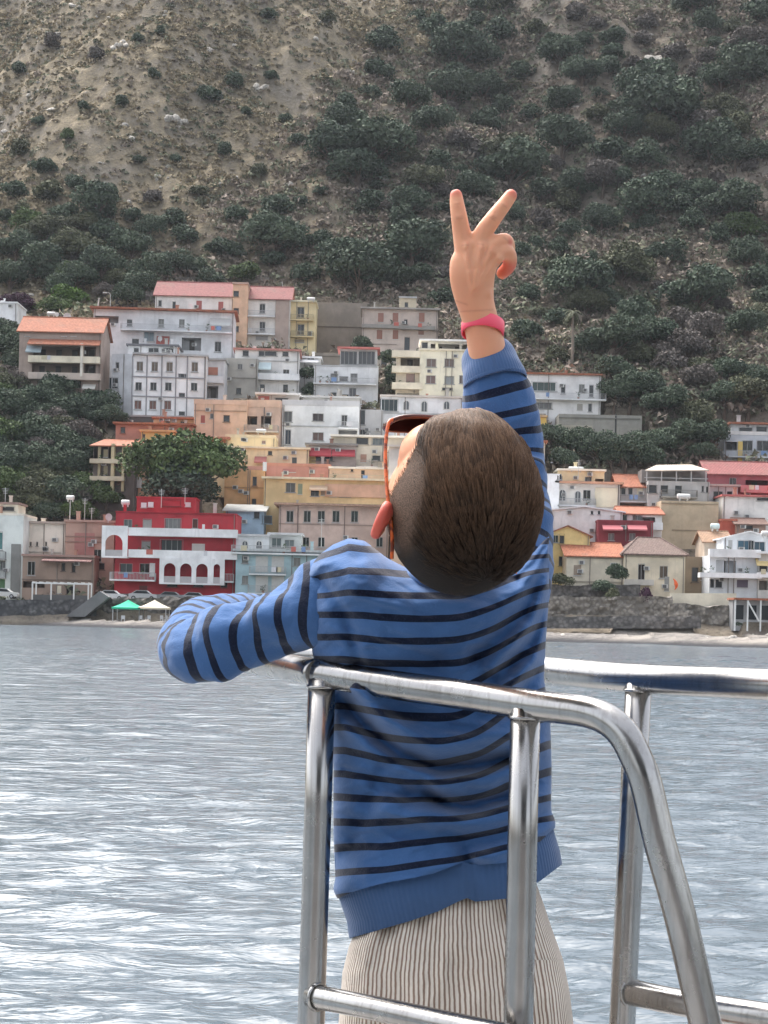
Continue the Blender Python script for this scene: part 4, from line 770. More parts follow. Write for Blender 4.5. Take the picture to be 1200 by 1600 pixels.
for q in LEFT: plant(*q[:3], kind=q[3] if len(q) > 3 else 'dark', tree=True, group='trees on the slope left of the houses')
RGHT = [(960,590,50),(985,620,58),(1005,660,56),(1040,640,58),(1060,690,54),(1030,700,46),(1090,660,52,'olive'),(1110,690,50),(900,700,50),(935,712,56),(975,722,60),(880,725,40),(1015,725,40),(955,745,40),(1130,640,50),(1170,640,60,'olive'),(1090,600,50,'grey'),
 (1140,590,48),(1050,570,50,'grey'),(1185,600,44),(1000,560,48,'olive'),(870,560,40,'olive'),(860,690,44),(1100,715,36),(960,640,44),(870,615,0)]
for q in RGHT:
    if q[2]: plant(*q[:3], kind=q[3] if len(q) > 3 else 'dark', tree=q[1] > 580, group='trees on the slope above the right hand houses')
TOWN = [(478,585,34,None,296,'dark tree in the gap between two white apartment houses'), (485,612,30,None,293,'low dark tree under the gap between two white apartment houses'), (620,590,44,None,296,'dark tree behind the curved balconies of the cream block'), (610,560,34,None,300,'small dark tree left of the cream penthouse'),
        (565,545,36,None,312,'dark tree below the old pinkish house')]
for x, y, s, k, D, lb in TOWN: plant(x, y, s, k or 'dark', D=D, label=lb)
plant(108, 462, 50, 'lime', D=334, label='bright green clipped hedge above the terracotta roof', name='hedge', sq=.8)
plant(96, 482, 60, 'green', D=330, label='flat dark green hedge behind the terracotta roof', name='hedge', sq=.6)
plant(28, 478, 58, 'purple', D=329, label='large purple bougainvillea hedge behind the small white house', name='hedge', sq=.7)
plant(115, 492, 44, 'purple', D=326, label='purple hedge behind the satellite dishes', name='hedge', sq=.8)
plant(100, 440, 30, 'green', D=338, label='pointed green tree above the clipped hedge', name='tree', sq=1.8)
plant(252, 742, 92, 'green', D=249, tree=True, label='broad leafy tree in front of the concrete frame house', sq=1.0)
plant(312, 745, 96, 'green', D=247.5, tree=True, label='broad leafy tree left of the orange rounded house', sq=1.05)
plant(280, 775, 100, 'dark', D=246, tree=True, label='dense dark tree directly behind the red house roof', sq=.8)
plant(965, 900, 34, 'dark', D=232, label='round dark shrub against the cream hipped roof house', name='shrub', sq=1.3)
plant(945, 915, 40, 'dark', D=231.5, label='low spreading dark shrub left of the round shrub', name='shrub', sq=.7)
plant(878, 905, 36, 'olive', D=232, label='olive shrub beside the yellow gabled house', name='shrub', sq=.8)
plant(955, 938, 26, 'olive', D=229, label='tapering olive bush hanging over the shore wall', name='shrub', sq=1.5)
plant(1010, 940, 18, 'purple', D=229, label='small reddish bush hanging over the shore wall', name='shrub', sq=2.0)
plant(1154, 976, 18, 'dark', D=224, label='small dark bush below the corner pavilion', name='shrub', sq=.9)
# every plant that has no label of its own: named by its place among its neighbours
def zone(px, py):
    if py < 120: v = 'near the top edge'
    elif py < 240: v = 'high on the hillside'
    elif py < 350: v = 'halfway up the hillside'
    elif py < 500: v = 'low on the hillside'
    elif px < 300: v = 'on the slope by the left edge'
    else: v = 'above the right hand houses'
    if 500 <= py: return v + (', upper' if py < 660 else ', middle' if py < 735 else ', lowest')
    return v + (', far left' if px < 230 else ', left of the hand' if px < 700 else ', right of the hand' if px < 960 else ', far right')
cells = {}
adj = dict(dark='dark green', olive='olive green', green='fresh green', grey='dry grey brown')
for o, px, py, kind, nm in PLANTS: cells.setdefault((zone(px, py), kind, nm), []).append((px, o))
ORD = ['first', 'second', 'third', 'fourth', 'fifth', 'sixth', 'seventh', 'eighth', 'ninth', 'tenth', 'eleventh', 'twelfth', 'thirteenth', 'fourteenth', 'fifteenth', 'sixteenth', 'seventeenth', 'eighteenth', 'nineteenth', 'twentieth']
for (zn, kind, nm), L_ in cells.items():
    for i, (px, o) in enumerate(sorted(L_, key=lambda q: q[0])):
        o['label'] = '%s %s %s' % (adj[kind], nm, zn) + (', %s from the left' % ORD[i] if len(L_) > 1 else '')

# scrub: thousands of low dry bushes nobody could count
rg = np.random.RandomState(12); N = 115000
sx = rg.uniform(-150, 150, N); sy = 232 + 340 * rg.rand(N) ** .85
inview = np.abs(sx) < sy * .27 + 22; sx, sy = sx[inview], sy[inview]
cover = -.011 * sx + .0058 * np.interp(sy, PR_Y, PR_Z) + .5 * fbm(sx / 25, sy / 25, 61, 3)
dens = np.where(cover > 1.0, .85, 1.0) * (vnoise(sx / 6, sy / 6, 63) * 1.3 + .3) * (.45 + 1.1 * sstep(.3, .62, vnoise(sx / 24, sy / 30, 65))) * np.where(sy < 238, .2, 1)
for (x0, x1, y0, y1, zz) in CUTS: dens[(sx > x0) & (sx < x1) & (sy > y0 - 1) & (sy < y1)] = 0
kp = rg.rand(len(sx)) < dens; sx, sy = sx[kp], sy[kp]; sz = terrain(sx, sy); n = len(sx)
K = 30; rad = rg.gamma(4, .33, n).clip(.5, 3.0) * np.where(cover[kp] > 1.0, .55, 1.1)
d = rg.normal(size=(n, K, 3)); d /= np.linalg.norm(d, axis=2)[:, :, None]; d[:, :, 2] = np.abs(d[:, :, 2])
p = np.stack([sx, sy, sz], -1)[:, None] + d * rad[:, None, None] * np.array([1, 1, .75]) * rg.uniform(.6, 1.15, (n, K, 1))
nn = d + .8 * rg.normal(size=d.shape); a = np.cross(nn, rg.normal(size=d.shape)); a /= np.linalg.norm(a, axis=2)[:, :, None]; b = np.cross(nn, a); b /= np.linalg.norm(b, axis=2)[:, :, None]
s = (.3 + .16 * rad)[:, None, None] * rg.uniform(.5, 1.2, (n, K, 1)); a *= s; b *= s * .8
v = np.stack([p - a, p + b, p + a * .9 - b * .2], 2).reshape(-1, 3)
t = NT('scrub'); tn = t.attr('tone'); hue = t.attr('hue')
c = t.mix(t.ramp(hue, .45, .55), t.mix(tn, (.11, .09, .074), (.37, .305, .25)), t.mix(tn, (.07, .08, .055), (.24, .25, .17)))
c = t.mix(t.ramp(hue, .8, .82), c, t.mix(tn, (.15, .128, .085), (.41, .345, .235)))
t.base(c); t.p(roughness=.9); t.b.inputs['Specular IOR Level'].default_value = .1
me = new_mesh('scrub', v, np.arange(n * K * 3).reshape(-1, 3), [t.m])
gl = np.where(cover[kp] > .95, rg.uniform(.35, 1.9, n), rg.uniform(0, .83, n))
fattr(me, 'tone', np.repeat(np.clip(rg.normal(.5, .22, n)[:, None] + rg.normal(0, .15, (n, K)), 0, 1).ravel(), 3)); fattr(me, 'hue', np.repeat(gl, K * 3))
tag(obj('scrub', me), 'low dry brown and grey scrub covering the hillside', 'scrub', None, 'stuff')

# ------------------------------------------------------------------ rocks
def rock_mesh(seed, sub=2):
    bm = bmesh.new(); bmesh.ops.create_icosphere(bm, subdivisions=sub, radius=1); rr = np.random.RandomState(seed); cut = [(Vector(rr.normal(size=3)).normalized(), rr.uniform(.45, .8)) for _ in range(9)]
    for v_ in bm.verts:
        for nn_, dd in cut:
            k = v_.co.dot(nn_) - dd
            if k > 0: v_.co -= nn_ * k
    V_ = np.array([v_.co[:] for v_ in bm.verts]); F_ = np.array([[q.index for q in f.verts] for f in bm.faces]); bm.free(); return V_, F_
RK = [rock_mesh(i) for i in range(6)]
t = NT('rock'); P = t.pos(); n1 = t.noise(2.5, P, 6, .7)
t.base(t.mix(t.ramp(n1, .3, .7), (.2, .185, .165), (.58, .54, .48))); t.p(roughness=.95); t.bump(n1, .15, .8); ROCKM = t.m
t = NT('dark_rock'); P = t.pos(); n1 = t.noise(2.5, P, 6, .7)
t.base(t.mix(t.ramp(n1, .3, .7), (.035, .035, .038), (.15, .14, .135))); t.p(roughness=.8); t.bump(n1, .15, .8); DROCK = t.m
def rocks(name, pts, label, mat, kind='stuff'):
    Vs, Fs, b = [], [], 0; rr = np.random.RandomState(len(pts))
    for (x, y, z, s) in pts:
        V_, F_ = RK[rr.randint(6)]; a = rr.rand() * 6.28; R_ = np.array([[math.cos(a), -math.sin(a), 0], [math.sin(a), math.cos(a), 0], [0, 0, 1]])
        Vs.append((V_ * s * np.array([rr.uniform(.7, 1.5), rr.uniform(.7, 1.2), rr.uniform(.45, .9)])) @ R_.T + [x, y, z]); Fs.append(F_ + b); b += len(V_)
    return tag(obj(name, new_mesh(name, np.vstack(Vs), np.vstack(Fs), [mat])), label, 'rocks', None, kind)
pts = []
for i in range(2600):
    x, y = rg.uniform(-110, 110), rg.uniform(330, 540)
    if vnoise(x / 12, y / 12, 91) > .5: pts.append((x, y, float(terrain(np.array([x]), np.array([y]))[0]), min(1.3, rg.gamma(1.5, .26) + .12)))
rocks('hillside_stones', pts, 'pale stones scattered over the dry hillside', ROCKM)
pts = []
for i in range(1500):
    x = rg.uniform(-75, 75); s = float(shoreD(x)); y = s + 6 + rg.exponential(7) * (1 if rg.rand() < .7 else 3)
    if y < 221: pts.append((x, y, float(terrain(np.array([x]), np.array([y]))[0]), min(.7, rg.gamma(1.6, .13) + .08)))
rocks('beach_stones', pts, 'pale and grey stones strewn over the shingle beach', ROCKM)
for px, py, w, lb in ((592, 240, 30, 'large pale rock outcrop among dark bushes left of the raised hand'), (450, 290, 22, 'pale rock outcrop lower left of the large pale one'), (275, 195, 34, 'long grey rock outcrop high on the dry grass slope'), (708, 98, 18, 'small pale rock outcrop above the raised hand'),
                      (1030, 95, 50, 'broad brown rock face high on the right slope'), (458, 358, 16, 'small white rock outcrop above the red roofed house'), (405, 140, 26, 'tan rock cliff high on the left slope'), (545, 118, 20, 'jagged white rock outcrop near the gully'), (190, 75, 30, 'grey rock ledge on the tan ridge')):
    x, y, z = hit(px, py); r = w / 2 / F * y; Vs, Fs, b = [], [], 0; rr = np.random.RandomState(px)
    for k in range(9):
        V_, F_ = RK[rr.randint(6)]; Vs.append(V_ * r * rr.uniform(.3, .6) * np.array([1, .8, .9]) + [rr.normal() * r * .45, rr.normal() * r * .3, rr.normal() * r * .25]); Fs.append(F_ + b); b += len(V_)
    tag(obj('rock_outcrop', new_mesh('rock_outcrop', np.vstack(Vs), np.vstack(Fs), [ROCKM]), None, (x, y, z)), lb, 'rock', 'rock outcrops on the hillside')
# ------------------------------------------------------------------ shore: walls, beach gear, cars
def wall_obj(name, label, x0, x1, yt, yb, D, thick, mat, cat='wall', rough=.0, seed=0):
    """long low wall with an uneven face"""
    a, b = W(x0, yb, D), W(x1, yb, D); n = max(4, int((b[0] - a[0]) / .6)); nz = 6; Hh = (yb - yt) / F * D
    v = []; 
    for j in range(nz + 1):
        for i in range(n + 1):
            x = a[0] + (b[0] - a[0]) * i / n; z = a[2] + (b[2] - a[2]) * i / n + Hh * j / nz
            k = rough * float(fbm(x / 1.3, z / 1.1 + seed, 9 + seed, 3)); v.append((x, D + k, z + (k * .5 if j == nz else 0)))
    f = [(j * (n + 1) + i, j * (n + 1) + i + 1, (j + 1) * (n + 1) + i + 1, (j + 1) * (n + 1) + i) for j in range(nz) for i in range(n)]
    bk = len(v)
    for i in range(n + 1): q = v[nz * (n + 1) + i]; v.append((q[0], D + thick, q[2]))
    for i in range(n): f.append((nz * (n + 1) + i, nz * (n + 1) + i + 1, bk + i + 1, bk + i))
    b2 = len(v)
    for i in range(n + 1): q = v[i]; v.append((q[0], D + thick, q[2]))
    for i in range(n): f.append((bk + i, bk + i + 1, b2 + i + 1, b2 + i))
    f += [tuple([j * (n + 1) for j in range(nz + 1)] + [bk, b2]), tuple([j * (n + 1) + n for j in range(nz, -1, -1)] + [b2 + n, bk + n])]
    return tag(obj(name, new_mesh(name, v, f, [mat], False)), label, cat)
def stone_mat(c, c2):
    t = NT('stone_wall'); P = t.pos(); vo = t.n.new('ShaderNodeTexVoronoi'); vo.inputs['Scale'].default_value = 1.6; t.l.new(P, vo.inputs['Vector'])
    n1 = t.noise(.7, P, 5, .7); b = t.mix(t.ramp(n1, .3, .7), c, c2); b = t.mix(t.math('MULTIPLY', t.ramp(vo.outputs['Distance'], .25, .6), .6), b, tuple(x * .45 for x in c))
    t.base(b); t.p(roughness=.95); t.bump(vo.outputs['Distance'], -.2, .8); return t.m
SW = stone_mat((.07, .07, .075), (.15, .145, .14)); SW2 = stone_mat((.2, .18, .155), (.34, .31, .27)); SW3 = stone_mat((.13, .12, .115), (.22, .2, .18))
wall_obj('sea_wall', 'dark grey sea wall below the left hand seafront houses', -60, 150, 937, 963, 222.5, 1.2, SW, rough=.12)
wall_obj('sea_wall', 'rough rock embankment below the red house', 150, 420, 933, 962, 222.8, 1.2, stone_mat((.09, .085, .08), (.22, .2, .18)), rough=.9, seed=3)
wall_obj('sea_wall', 'rock embankment hidden behind the boy', 420, 850, 936, 975, 222.6, 1.2, SW3, rough=.6, seed=5)
wall_obj('sea_wall', 'long low dark stone wall at the back of the right hand beach', 850, 1095, 963, 982, 221.5, 1.5, SW3, rough=.4, seed=6)
wall_obj('retaining_wall', 'pale uneven stone wall below the cream houses', 856, 1050, 932, 965, 228, 3, SW2, rough=.8, seed=7)
wall_obj('retaining_wall', 'earth coloured terrace wall under the low cream house', 862, 1000, 914, 940, 232.4, 2.5, SW3, rough=.5, seed=8)
wall_obj('garden_wall', 'cream painted wall below the white modern house', 1047, 1150, 927, 952, 230.5, .4, plaster((.62, .57, .46)))
wall_obj('retaining_wall', 'sandy rock bank under the cream painted wall', 1046, 1260, 945, 990, 226, 4, SW2, rough=1.2, seed=11)
# leaning concrete ramp block in front of the brown house
m = MB(); m.prism([(-4, -.2), (-1.4, -.2), (1.9, 2.6), (.6, 3.4)], 0, 2.4)
tag(m.build('concrete_ramp', plaster((.16, .16, .16)), None, False, W(148, 962, 220.5)), 'slanting dark concrete ramp beside the sea wall end', 'ramp')
# pergola
r = empty('pergola', W(94, 938, 226), 'white pergola frame on the sea wall in front of the brown house', 'pergola'); wp = flat('white_paint', (.7, .7, .68), .5); w_ = 7.9
for x, y in ((-w_ / 2, 0), (-1.3, 0), (1.9, 0), (w_ / 2, 0), (-w_ / 2, 2.4), (w_ / 2, 2.4)): MB().box(x - .09, x + .09, y - .09, y + .09, -.8, 2.3).build('post', wp, r)
MB().box(-w_ / 2 - .1, w_ / 2 + .1, -.12, .06, 2.303, 2.5).box(-w_ / 2 - .1, w_ / 2 + .1, 2.3, 2.5, 2.303, 2.5).build('beam', wp, r)
mm = MB()
for i in range(9): mm.box(-w_ / 2 + i * w_ / 8 - .04, -w_ / 2 + i * w_ / 8 + .04, -.1, 2.5, 2.503, 2.6)
mm.build('rafters', wp, r); MB().box(-w_ / 2 + .1, w_ / 2 - .1, .1, .16, -.8, .75).build('screen', flat('screen_cloth', (.1, .1, .1), .8), r)
# gazebos on the beach
def gazebo(px, c, label):
    base = W(px, 972, 219); r = empty('gazebo', base, label, 'gazebo', 'beach gazebos'); hw = 1.8; fm = flat('gazebo_frame', (.6, .6, .6), .4)
    for sx_ in (-1, 1):
        for sy_ in (-1, 1): MB().box(sx_ * hw - .04, sx_ * hw + .04, sy_ * hw - .04, sy_ * hw + .04, -.3, 2.0).build('leg', fm, r)
    v = []; n = 8
    for j in range(n + 1):
        for i in range(n + 1):
            x, y = (i / n * 2 - 1), (j / n * 2 - 1); q = 1 - max(abs(x), abs(y)); v.append((x * 1.95, y * 1.95, 2.0 + 1.05 * q ** 1.25))
    f = [(j * 9 + i, j * 9 + i + 1, (j + 1) * 9 + i + 1, (j + 1) * 9 + i) for j in range(n) for i in range(n)]
    obj('canopy', new_mesh('canopy', v, f, [flat('canopy_cloth', c, .8)]), r)
    m = MB(); m.box(-1.95, 1.95, -1.97, -1.95, 1.75, 2.0).box(-1.95, 1.95, 1.95, 1.97, 1.75, 2.0).box(-1.97, -1.95, -1.95, 1.95, 1.75, 2.0).box(1.95, 1.97, -1.95, 1.95, 1.75, 2.0).build('valance', flat('canopy_cloth', c, .8), r)
gazebo(200, (.03, .42, .25), 'green topped gazebo on the beach below the red house'); gazebo(241, (.66, .6, .46), 'cream topped gazebo on the beach right of the green one')
cm = flat('white_plastic', (.68, .68, .68), .4)
def chair_mesh():
    m = MB(); m.box(-.25, .25, -.25, .25, .4, .45).box(-.25, .25, .22, .28, .45, .9)
    for a in (-.22, .22):
        for b in (-.22, .22): m.box(a - .03, a + .03, b - .03, b + .03, 0, .4)
        m.box(a - .03, a + .03, -.22, .22, .62, .66)
    return m.mesh('plastic_chair', [cm])
cme = chair_mesh()
for px, rz, lb in ((220, .4, 'white plastic chair between the two gazebos'), (231, -.5, 'white plastic chair under the left edge of the cream gazebo'), (254, .8, 'white plastic chair under the right edge of the cream gazebo'), (263, 2., 'white plastic chair right of the cream gazebo'), (192, .1, 'white plastic chair under the green gazebo')):
    tag(obj('plastic_chair', cme, None, W(px, 972, 217.5), (0, 0, rz)), lb, 'chair', 'plastic chairs on the beach')
# cars parked on the promenade
def car(px, py, D, c, label, rz=0):
    r = empty('parked_car', W(px, py, D), label, 'car', 'cars parked on the promenade', rz); paint = flat('car_paint', c, .25, 0, .6)
    prof = [(-2.0, .3), (2.0, .3), (2.05, .62), (1.95, .82), (1.15, .92), (.55, 1.38), (-.9, 1.42), (-1.6, .98), (-2.02, .9)]
    o = MB().prism(prof, -.8, .8).build('body', paint, r)
    g = MB().prism([(-1.42, .98), (.98, .95), (.5, 1.32), (-.85, 1.36)], -.815, .815).build('window', glass_dark(), r)
    for x in (-1.3, 1.25):
        for y in (-.72, .72):
            wv_, wf_ = tube_geo([(0, -.1, 0), (0, .1, 0)], .31, 14); wo = obj('wheel', new_mesh('wheel', wv_, wf_, [flat('tyre', (.02, .02, .02), .8)]), r, (x, y * 1.03, .31))
            wv_, wf_ = tube_geo([(0, -.115, 0), (0, .115, 0)], .18, 10); obj('rim', new_mesh('rim', wv_, wf_, [flat('rim', (.4, .4, .42), .3, .8)]), wo)
    for y in (-.55, .55): MB().box(1.99, 2.06, y - .15, y + .15, .6, .75).build('headlight', flat('lamp_lens', (.7, .7, .7), .2), r)
    return r
car(174, 938, 227, (.62, .63, .64), 'white hatchback parked left below the red house'); car(224, 938, 227, (.42, .43, .44), 'silver car parked in the middle below the red house'); car(268, 940, 227, (.2, .21, .22), 'dark grey car parked right below the red house')
car(6, 935, 226, (.55, .55, .53), 'pale car at the left edge on the sea wall road'); car(305, 941, 228, (.3, .31, .32), 'grey car parked farthest right below the arches')
# corner pavilion
base = W(1178, 975, 223.5); r = empty('pavilion', base, 'small glazed beach pavilion with a terracotta edged roof', 'pavilion')
MB().box(-3.2, 5, -1.5, 3, 3.3, 3.6).build('roof', tiles(TERRA), r); MB().box(-3, 5, 0, 2.8, -1, 3.297).build('wall', plaster((.3, .3, .3)), r)
for x in (-2.95, -1.2, .6, 2.4, 4.2): MB().box(x - .1, x + .1, -1.35, -1.2, -1, 3.297).build('pillar', wp, r)
for x in (-2.1, -.3, 1.5): MB().box(x - .6, x + .6, -.06, -.003, .6, 2.6).build('window', glass_dark(), r)
m = MB(); m.tube([(-1.2, -1.28, 3.1), (.4, -1.28, .4)], .12, 6).build('brace', wp, r)
# orange ball-like buoy, driftwood, boat frame
tag(obj('driftwood_log', new_mesh('driftwood_log', *tube_geo(W(np.array([1025, 1040, 1055, 1072]), np.array([1002, 1003, 1003.5, 1004]), 178), [.14, .2, .19, .1], 8), [flat('wet_wood', (.07, .045, .035))])), 'long dark driftwood log lying on the right hand beach', 'log')
m = MB(); m.tube(catmull([(0, 0, 0), (.25, 0, .5), (.1, 0, 1.2), (-.25, 0, 1.7)], 5), np.concatenate([np.linspace(.02, .28, 8), np.linspace(.28, .02, 8)]), 8)
tag(m.build('orange_flag', flat('orange_cloth', (.7, .13, .04), .8), None, False, W(1054, 922, 233)), 'small orange cloth hanging on the cream hipped roof house wall', 'flag')
# palm
def palm(px, pyb, pyt, label, D=None):
    x, y, z = hit(px, pyb); h_ = (pyb - pyt) / F * y; r = empty('palm_tree', (x, y, z), label, 'palm tree')
    MB().tube(catmull([(0, 0, -.5), (.15, 0, h_ * .4), (0, 0, h_ * .75), (.1, 0, h_)], 5), np.linspace(.32, .2, 16), 8).build('trunk', flat('palm_bark', (.24, .2, .16), .9), r)
    rr = np.random.RandomState(3); Vv, Ff = [], []
    for i in range(46):
        a = rr.rand() * 6.28; el = rr.uniform(-.9, .9); L = rr.uniform(1.5, 2.1); c_ = []
        for k in range(7): s_ = k / 6; c_.append((L * s_ * math.cos(a) * math.cos(el * .6), L * s_ * math.sin(a) * math.cos(el * .6), h_ + .1 + L * s_ * math.sin(el) - 1.3 * s_ * s_))
        side = np.array([-math.sin(a), math.cos(a), 0])
        for k in range(6):
            for s_ in (-1, 1):
                p0, p1 = np.array(c_[k]), np.array(c_[k + 1]); b = len(Vv); Vv += [p0, p1, p1 + side * s_ * .32 - [0, 0, .2]]; Ff.append((b, b + 1, b + 2))
    me = new_mesh('frond', Vv, Ff, [LM['olive']]); fattr(me, 'tone', rr.rand(len(Vv))); obj('crown', me, r)
palm(893, 575, 488, 'thin tall palm standing alone above the right hand white villa')
# poles, lamps, dishes, chimneys
PM = flat('pale_pole', (.55, .55, .53), .5)
def pole(px, yb, yt, D, label, name='pole', r_=.08, lean=0, lamp=False, cat=None):
    b = W(px, yb, D); h_ = (yb - yt) / F * D; r = empty(name, b, label, cat or name.replace('_', ' '))
    MB().tube([(0, 0, -1), (lean, 0, h_)], [r_ * 1.3, r_ * .8], 7).build('post', PM, r)
    if lamp: MB().tube(catmull([(lean, 0, h_), (lean - .2, 0, h_ + .4), (lean - .9, 0, h_ + .5)], 4), .05, 6).build('arm', PM, r); MB().box(lean - 1.5, lean - .8, -.15, .15, h_ + .4, h_ + .55).build('lamp_head', flat('lamp_white', (.7, .7, .68)), r)
pole(149, 500, 465, 300, 'leaning white pole beside the long white house', lean=.6, r_=.14)
pole(172, 488, 461, 322, 'street lamp above the long white house', 'street_lamp', lamp=True); pole(446, 470, 440, 330, 'bare white branching mast above the yellow house', 'mast', lean=-.8); pole(456, 470, 455, 325, 'short aerial mast on the yellow house', 'mast')
pole(729, 545, 505, 300, 'slim pole behind the wristband', 'pole', .06); pole(109, 815, 778, 243, 'water tank pole behind the brown house', 'mast', .06)
for px, py, D, s, lb in ((252, 788, 234, 24, 'tall television aerial on the red house roof'), (8, 788, 240, 26, 'television aerial on the rooftop room at the left edge'), (132, 818, 242, 40, 'tall aerial above the brown terraced house'), (143, 815, 242, 22, 'short aerial above the brown terraced house'), (289, 782, 236, 20, 'small aerial at the right of the red attic'),
                         (904, 740, 258, 22, 'television aerial on the cream rooftop rooms'), (502, 850, 236, 40, 'white mast on the turquoise house terrace')):
    b = W(px, py, D); h_ = s / F * D; r = empty('aerial', b, lb, 'aerial', 'television aerials'); MB().tube([(0, 0, -.5), (0, 0, h_)], .04, 6).build('post', PM, r); m = MB()
    for k in range(4): m.box(-.5 + k * .06, .5 - k * .06, -.02, .02, h_ - .2 - k * .22, h_ - .16 - k * .22)
    m.build('antenna_rods', PM, r)
def dish(px, py, D, rad, label, rz=.3):
    r = empty('satellite_dish', W(px, py, D), label, 'satellite dish', 'satellite dishes', rz); v, f = [(0, .12, 0)], []
    for j in (1, 2, 3):
        for i in range(16): a = i / 16 * 6.283; q = j / 3 * rad; v.append((q * math.cos(a), .12 - .25 * (j / 3) ** 2 * rad, q * math.sin(a)))
    for i in range(16):
        f.append((0, 1 + i, 1 + (i + 1) % 16))
        for j in (0, 1): a = 1 + j * 16; f.append((a + i, a + 16 + i, a + 16 + (i + 1) % 16, a + (i + 1) % 16))
    obj('reflector', new_mesh('reflector', v, f, [flat('dish_white', (.6, .6, .6))]), r); MB().tube([(0, .2, -rad * 1.6), (0, .15, 0)], .04, 6).build('mount', PM, r); MB().tube([(0, .1, -rad * .8), (0, -.5, 0)], .025, 5).build('feed_arm', PM, r)
dish(105, 495, 297, .75, 'large pale dish behind the terracotta roof'); dish(121, 504, 295, .6, 'tilted white dish at the right end of the terracotta roof', 1.0); dish(89, 491, 298, .4, 'small dish on the terracotta roof ridge'); dish(250, 529, 295, .5, 'white dish on the long balcony of the white house', -.4)
dish(170, 808, 236, .55, 'pale dish left of the red house attic', .6); dish(333, 810, 236, .45, 'small white dish at the right end of the red house roof', .2)
# water tanks and roof boxes
def tank(px, py, D, L, rad, label, c=(.62, .62, .6)):
    r = empty('water_tank', W(px, py, D), label, 'water tank', 'roof water tanks'); m = MB(); m.tube([(-L / 2, 0, rad), (-L / 2 + .1, 0, rad), (L / 2 - .1, 0, rad), (L / 2, 0, rad)], [rad * .8, rad, rad, rad * .8], 14).build('drum', flat('tank_paint', c, .5), r, True)
    m = MB()
    for x in (-L * .3, L * .3): m.box(x - .06, x + .06, -rad * .8, rad * .8, -.3, rad * .35)
    m.build('stand', PM, r)
tank(900, 735, 260, 2.4, .3, 'long tank on the cream rooftop rooms'); tank(196, 789, 236, 1.2, .38, 'pale tank left of the red attic'); tank(1068, 780, 249, 2.0, .42, 'pale capsule tank under the tin roofed terrace'); tank(1117, 827, 243, 1.3, .45, 'pale round tank beside the red chimney block', (.5, .6, .6))
tank(110, 781, 245, 1.2, .35, 'white tank on a stand above the brown house'); tank(486, 470, 320, 1.6, .35, 'white tank on the yellow house roof'); tank(408, 676, 262, 1.6, .3, 'white tank on the cream stepped terrace'); tank(80, 493, 297, 1.5, .35, 'cream tank behind the terracotta roof'); tank(1196, 838, 232, 1.2, .4, 'white tank at the right edge by the gabled top floor')
# low garden walls above the top row
wall_obj('terrace_wall', 'pale stone terrace wall behind the rose red roofs', 300, 380, 441, 452, 338, .8, SW2, rough=.3); wall_obj('terrace_wall', 'grey terrace wall left of the white gabled house', 175, 262, 455, 484, 334, .8, SW3, rough=.3)
wall_obj('terrace_wall', 'thin path wall climbing above the town', 230, 420, 433, 441, 345, .6, SW2, rough=.3)

# ------------------------------------------------------------------ boat: deck, hull
t = NT('gelcoat'); t.base((.22, .22, .22)); t.p(roughness=.5); GEL = t.m
boat = empty('boat', (0, 0, 1.6), 'white boat bow under the steel rails', 'boat')
out = [(-1.5, -6), (-1.45, -1), (-1.2, 1), (-.8, 2.2), (-.35, 3.0), (0, 3.25)]; out = out + [(-x + .3, y) for x, y in out[::-1]]
n = len(out); v = [(x, y, 0) for x, y in out] + [(x * .75, y * .96 - .1, -1.9) for x, y in out]
obj('deck', new_mesh('deck', v[:n], [tuple(range(n - 1, -1, -1))], [GEL]), boat)
obj('hull', new_mesh('hull', [(a, b, c - .004) for a, b, c in v], [(i, (i + 1) % n, n + (i + 1) % n, n + i) for i in range(n)], [GEL]), boat)
MB().box(-1.25, 1.35, -5.5, -1.6, .003, 2.6).build('added_cabin', flat('added_cabin_paint', (.16, .16, .17), .5), boat)  # unseen cabin added to darken rail reflections and light from behind
MB().box(-1.1, 1.2, -1.6, -1.57, 1.3, 2.2).build('added_windscreen', glass_dark(), boat); MB().box(-1.5, 1.6, -5.6, -.7, 2.603, 2.7).build('added_cabin_roof', flat('added_roof_paint', (.3, .3, .3), .5), boat)  # unseen glass and roof of the added light-blocking cabin
# ------------------------------------------------------------------ stainless rails
t = NT('brushed_steel'); P = t.pos(); n1 = t.noise(35, P, 5, .7); n2 = t.noise(9, P, 4, .6)
sk = t.noise(1.0, t.mapping(P, (210, 210, 2.2)), 3, .6); sp_ = t.noise(330, P, 2, .5)
bc = t.mix(t.ramp(n2, .35, .75), (.46, .45, .435), (.36, .345, .33)); bc = t.mix(t.math('MULTIPLY', t.ramp(sk, .45, .75), .45), bc, (.22, .205, .19)); bc = t.mix(t.math('MULTIPLY', t.ramp(sp_, .70, .78), .5), bc, (.6, .6, .6)); t.base(bc); t.p(metallic=1.0)
t.set(t.b.inputs['Roughness'], t.math('ADD', .22, t.math('MULTIPLY', t.ramp(n1, .3, .75), .07))); t.bump(t.noise(24, P, 3), .0003, .06); STEEL = t.m
def tube_obj(name, P_, r_, parent, smooth=True, n=28):
    vv, ff = tube_geo(P_, r_, n); me = new_mesh(name, vv, ff, [STEEL]); me.polygons.foreach_set('use_smooth', [len(f_) == 4 for f_ in ff]); return obj(name, me, parent)
rail = empty('steel_railing', V(600, 1100, 1.9), 'polished stainless steel pulpit railing around the boy', 'railing'); O_ = np.array(rail.location)
def RP(L): return np.array([W(*q) for q in L]) - O_
def join_line(pts, n=10): return np.vstack([np.linspace(pts[i], pts[i + 1], n, endpoint=False) for i in range(len(pts) - 1)] + [pts[-1:]])
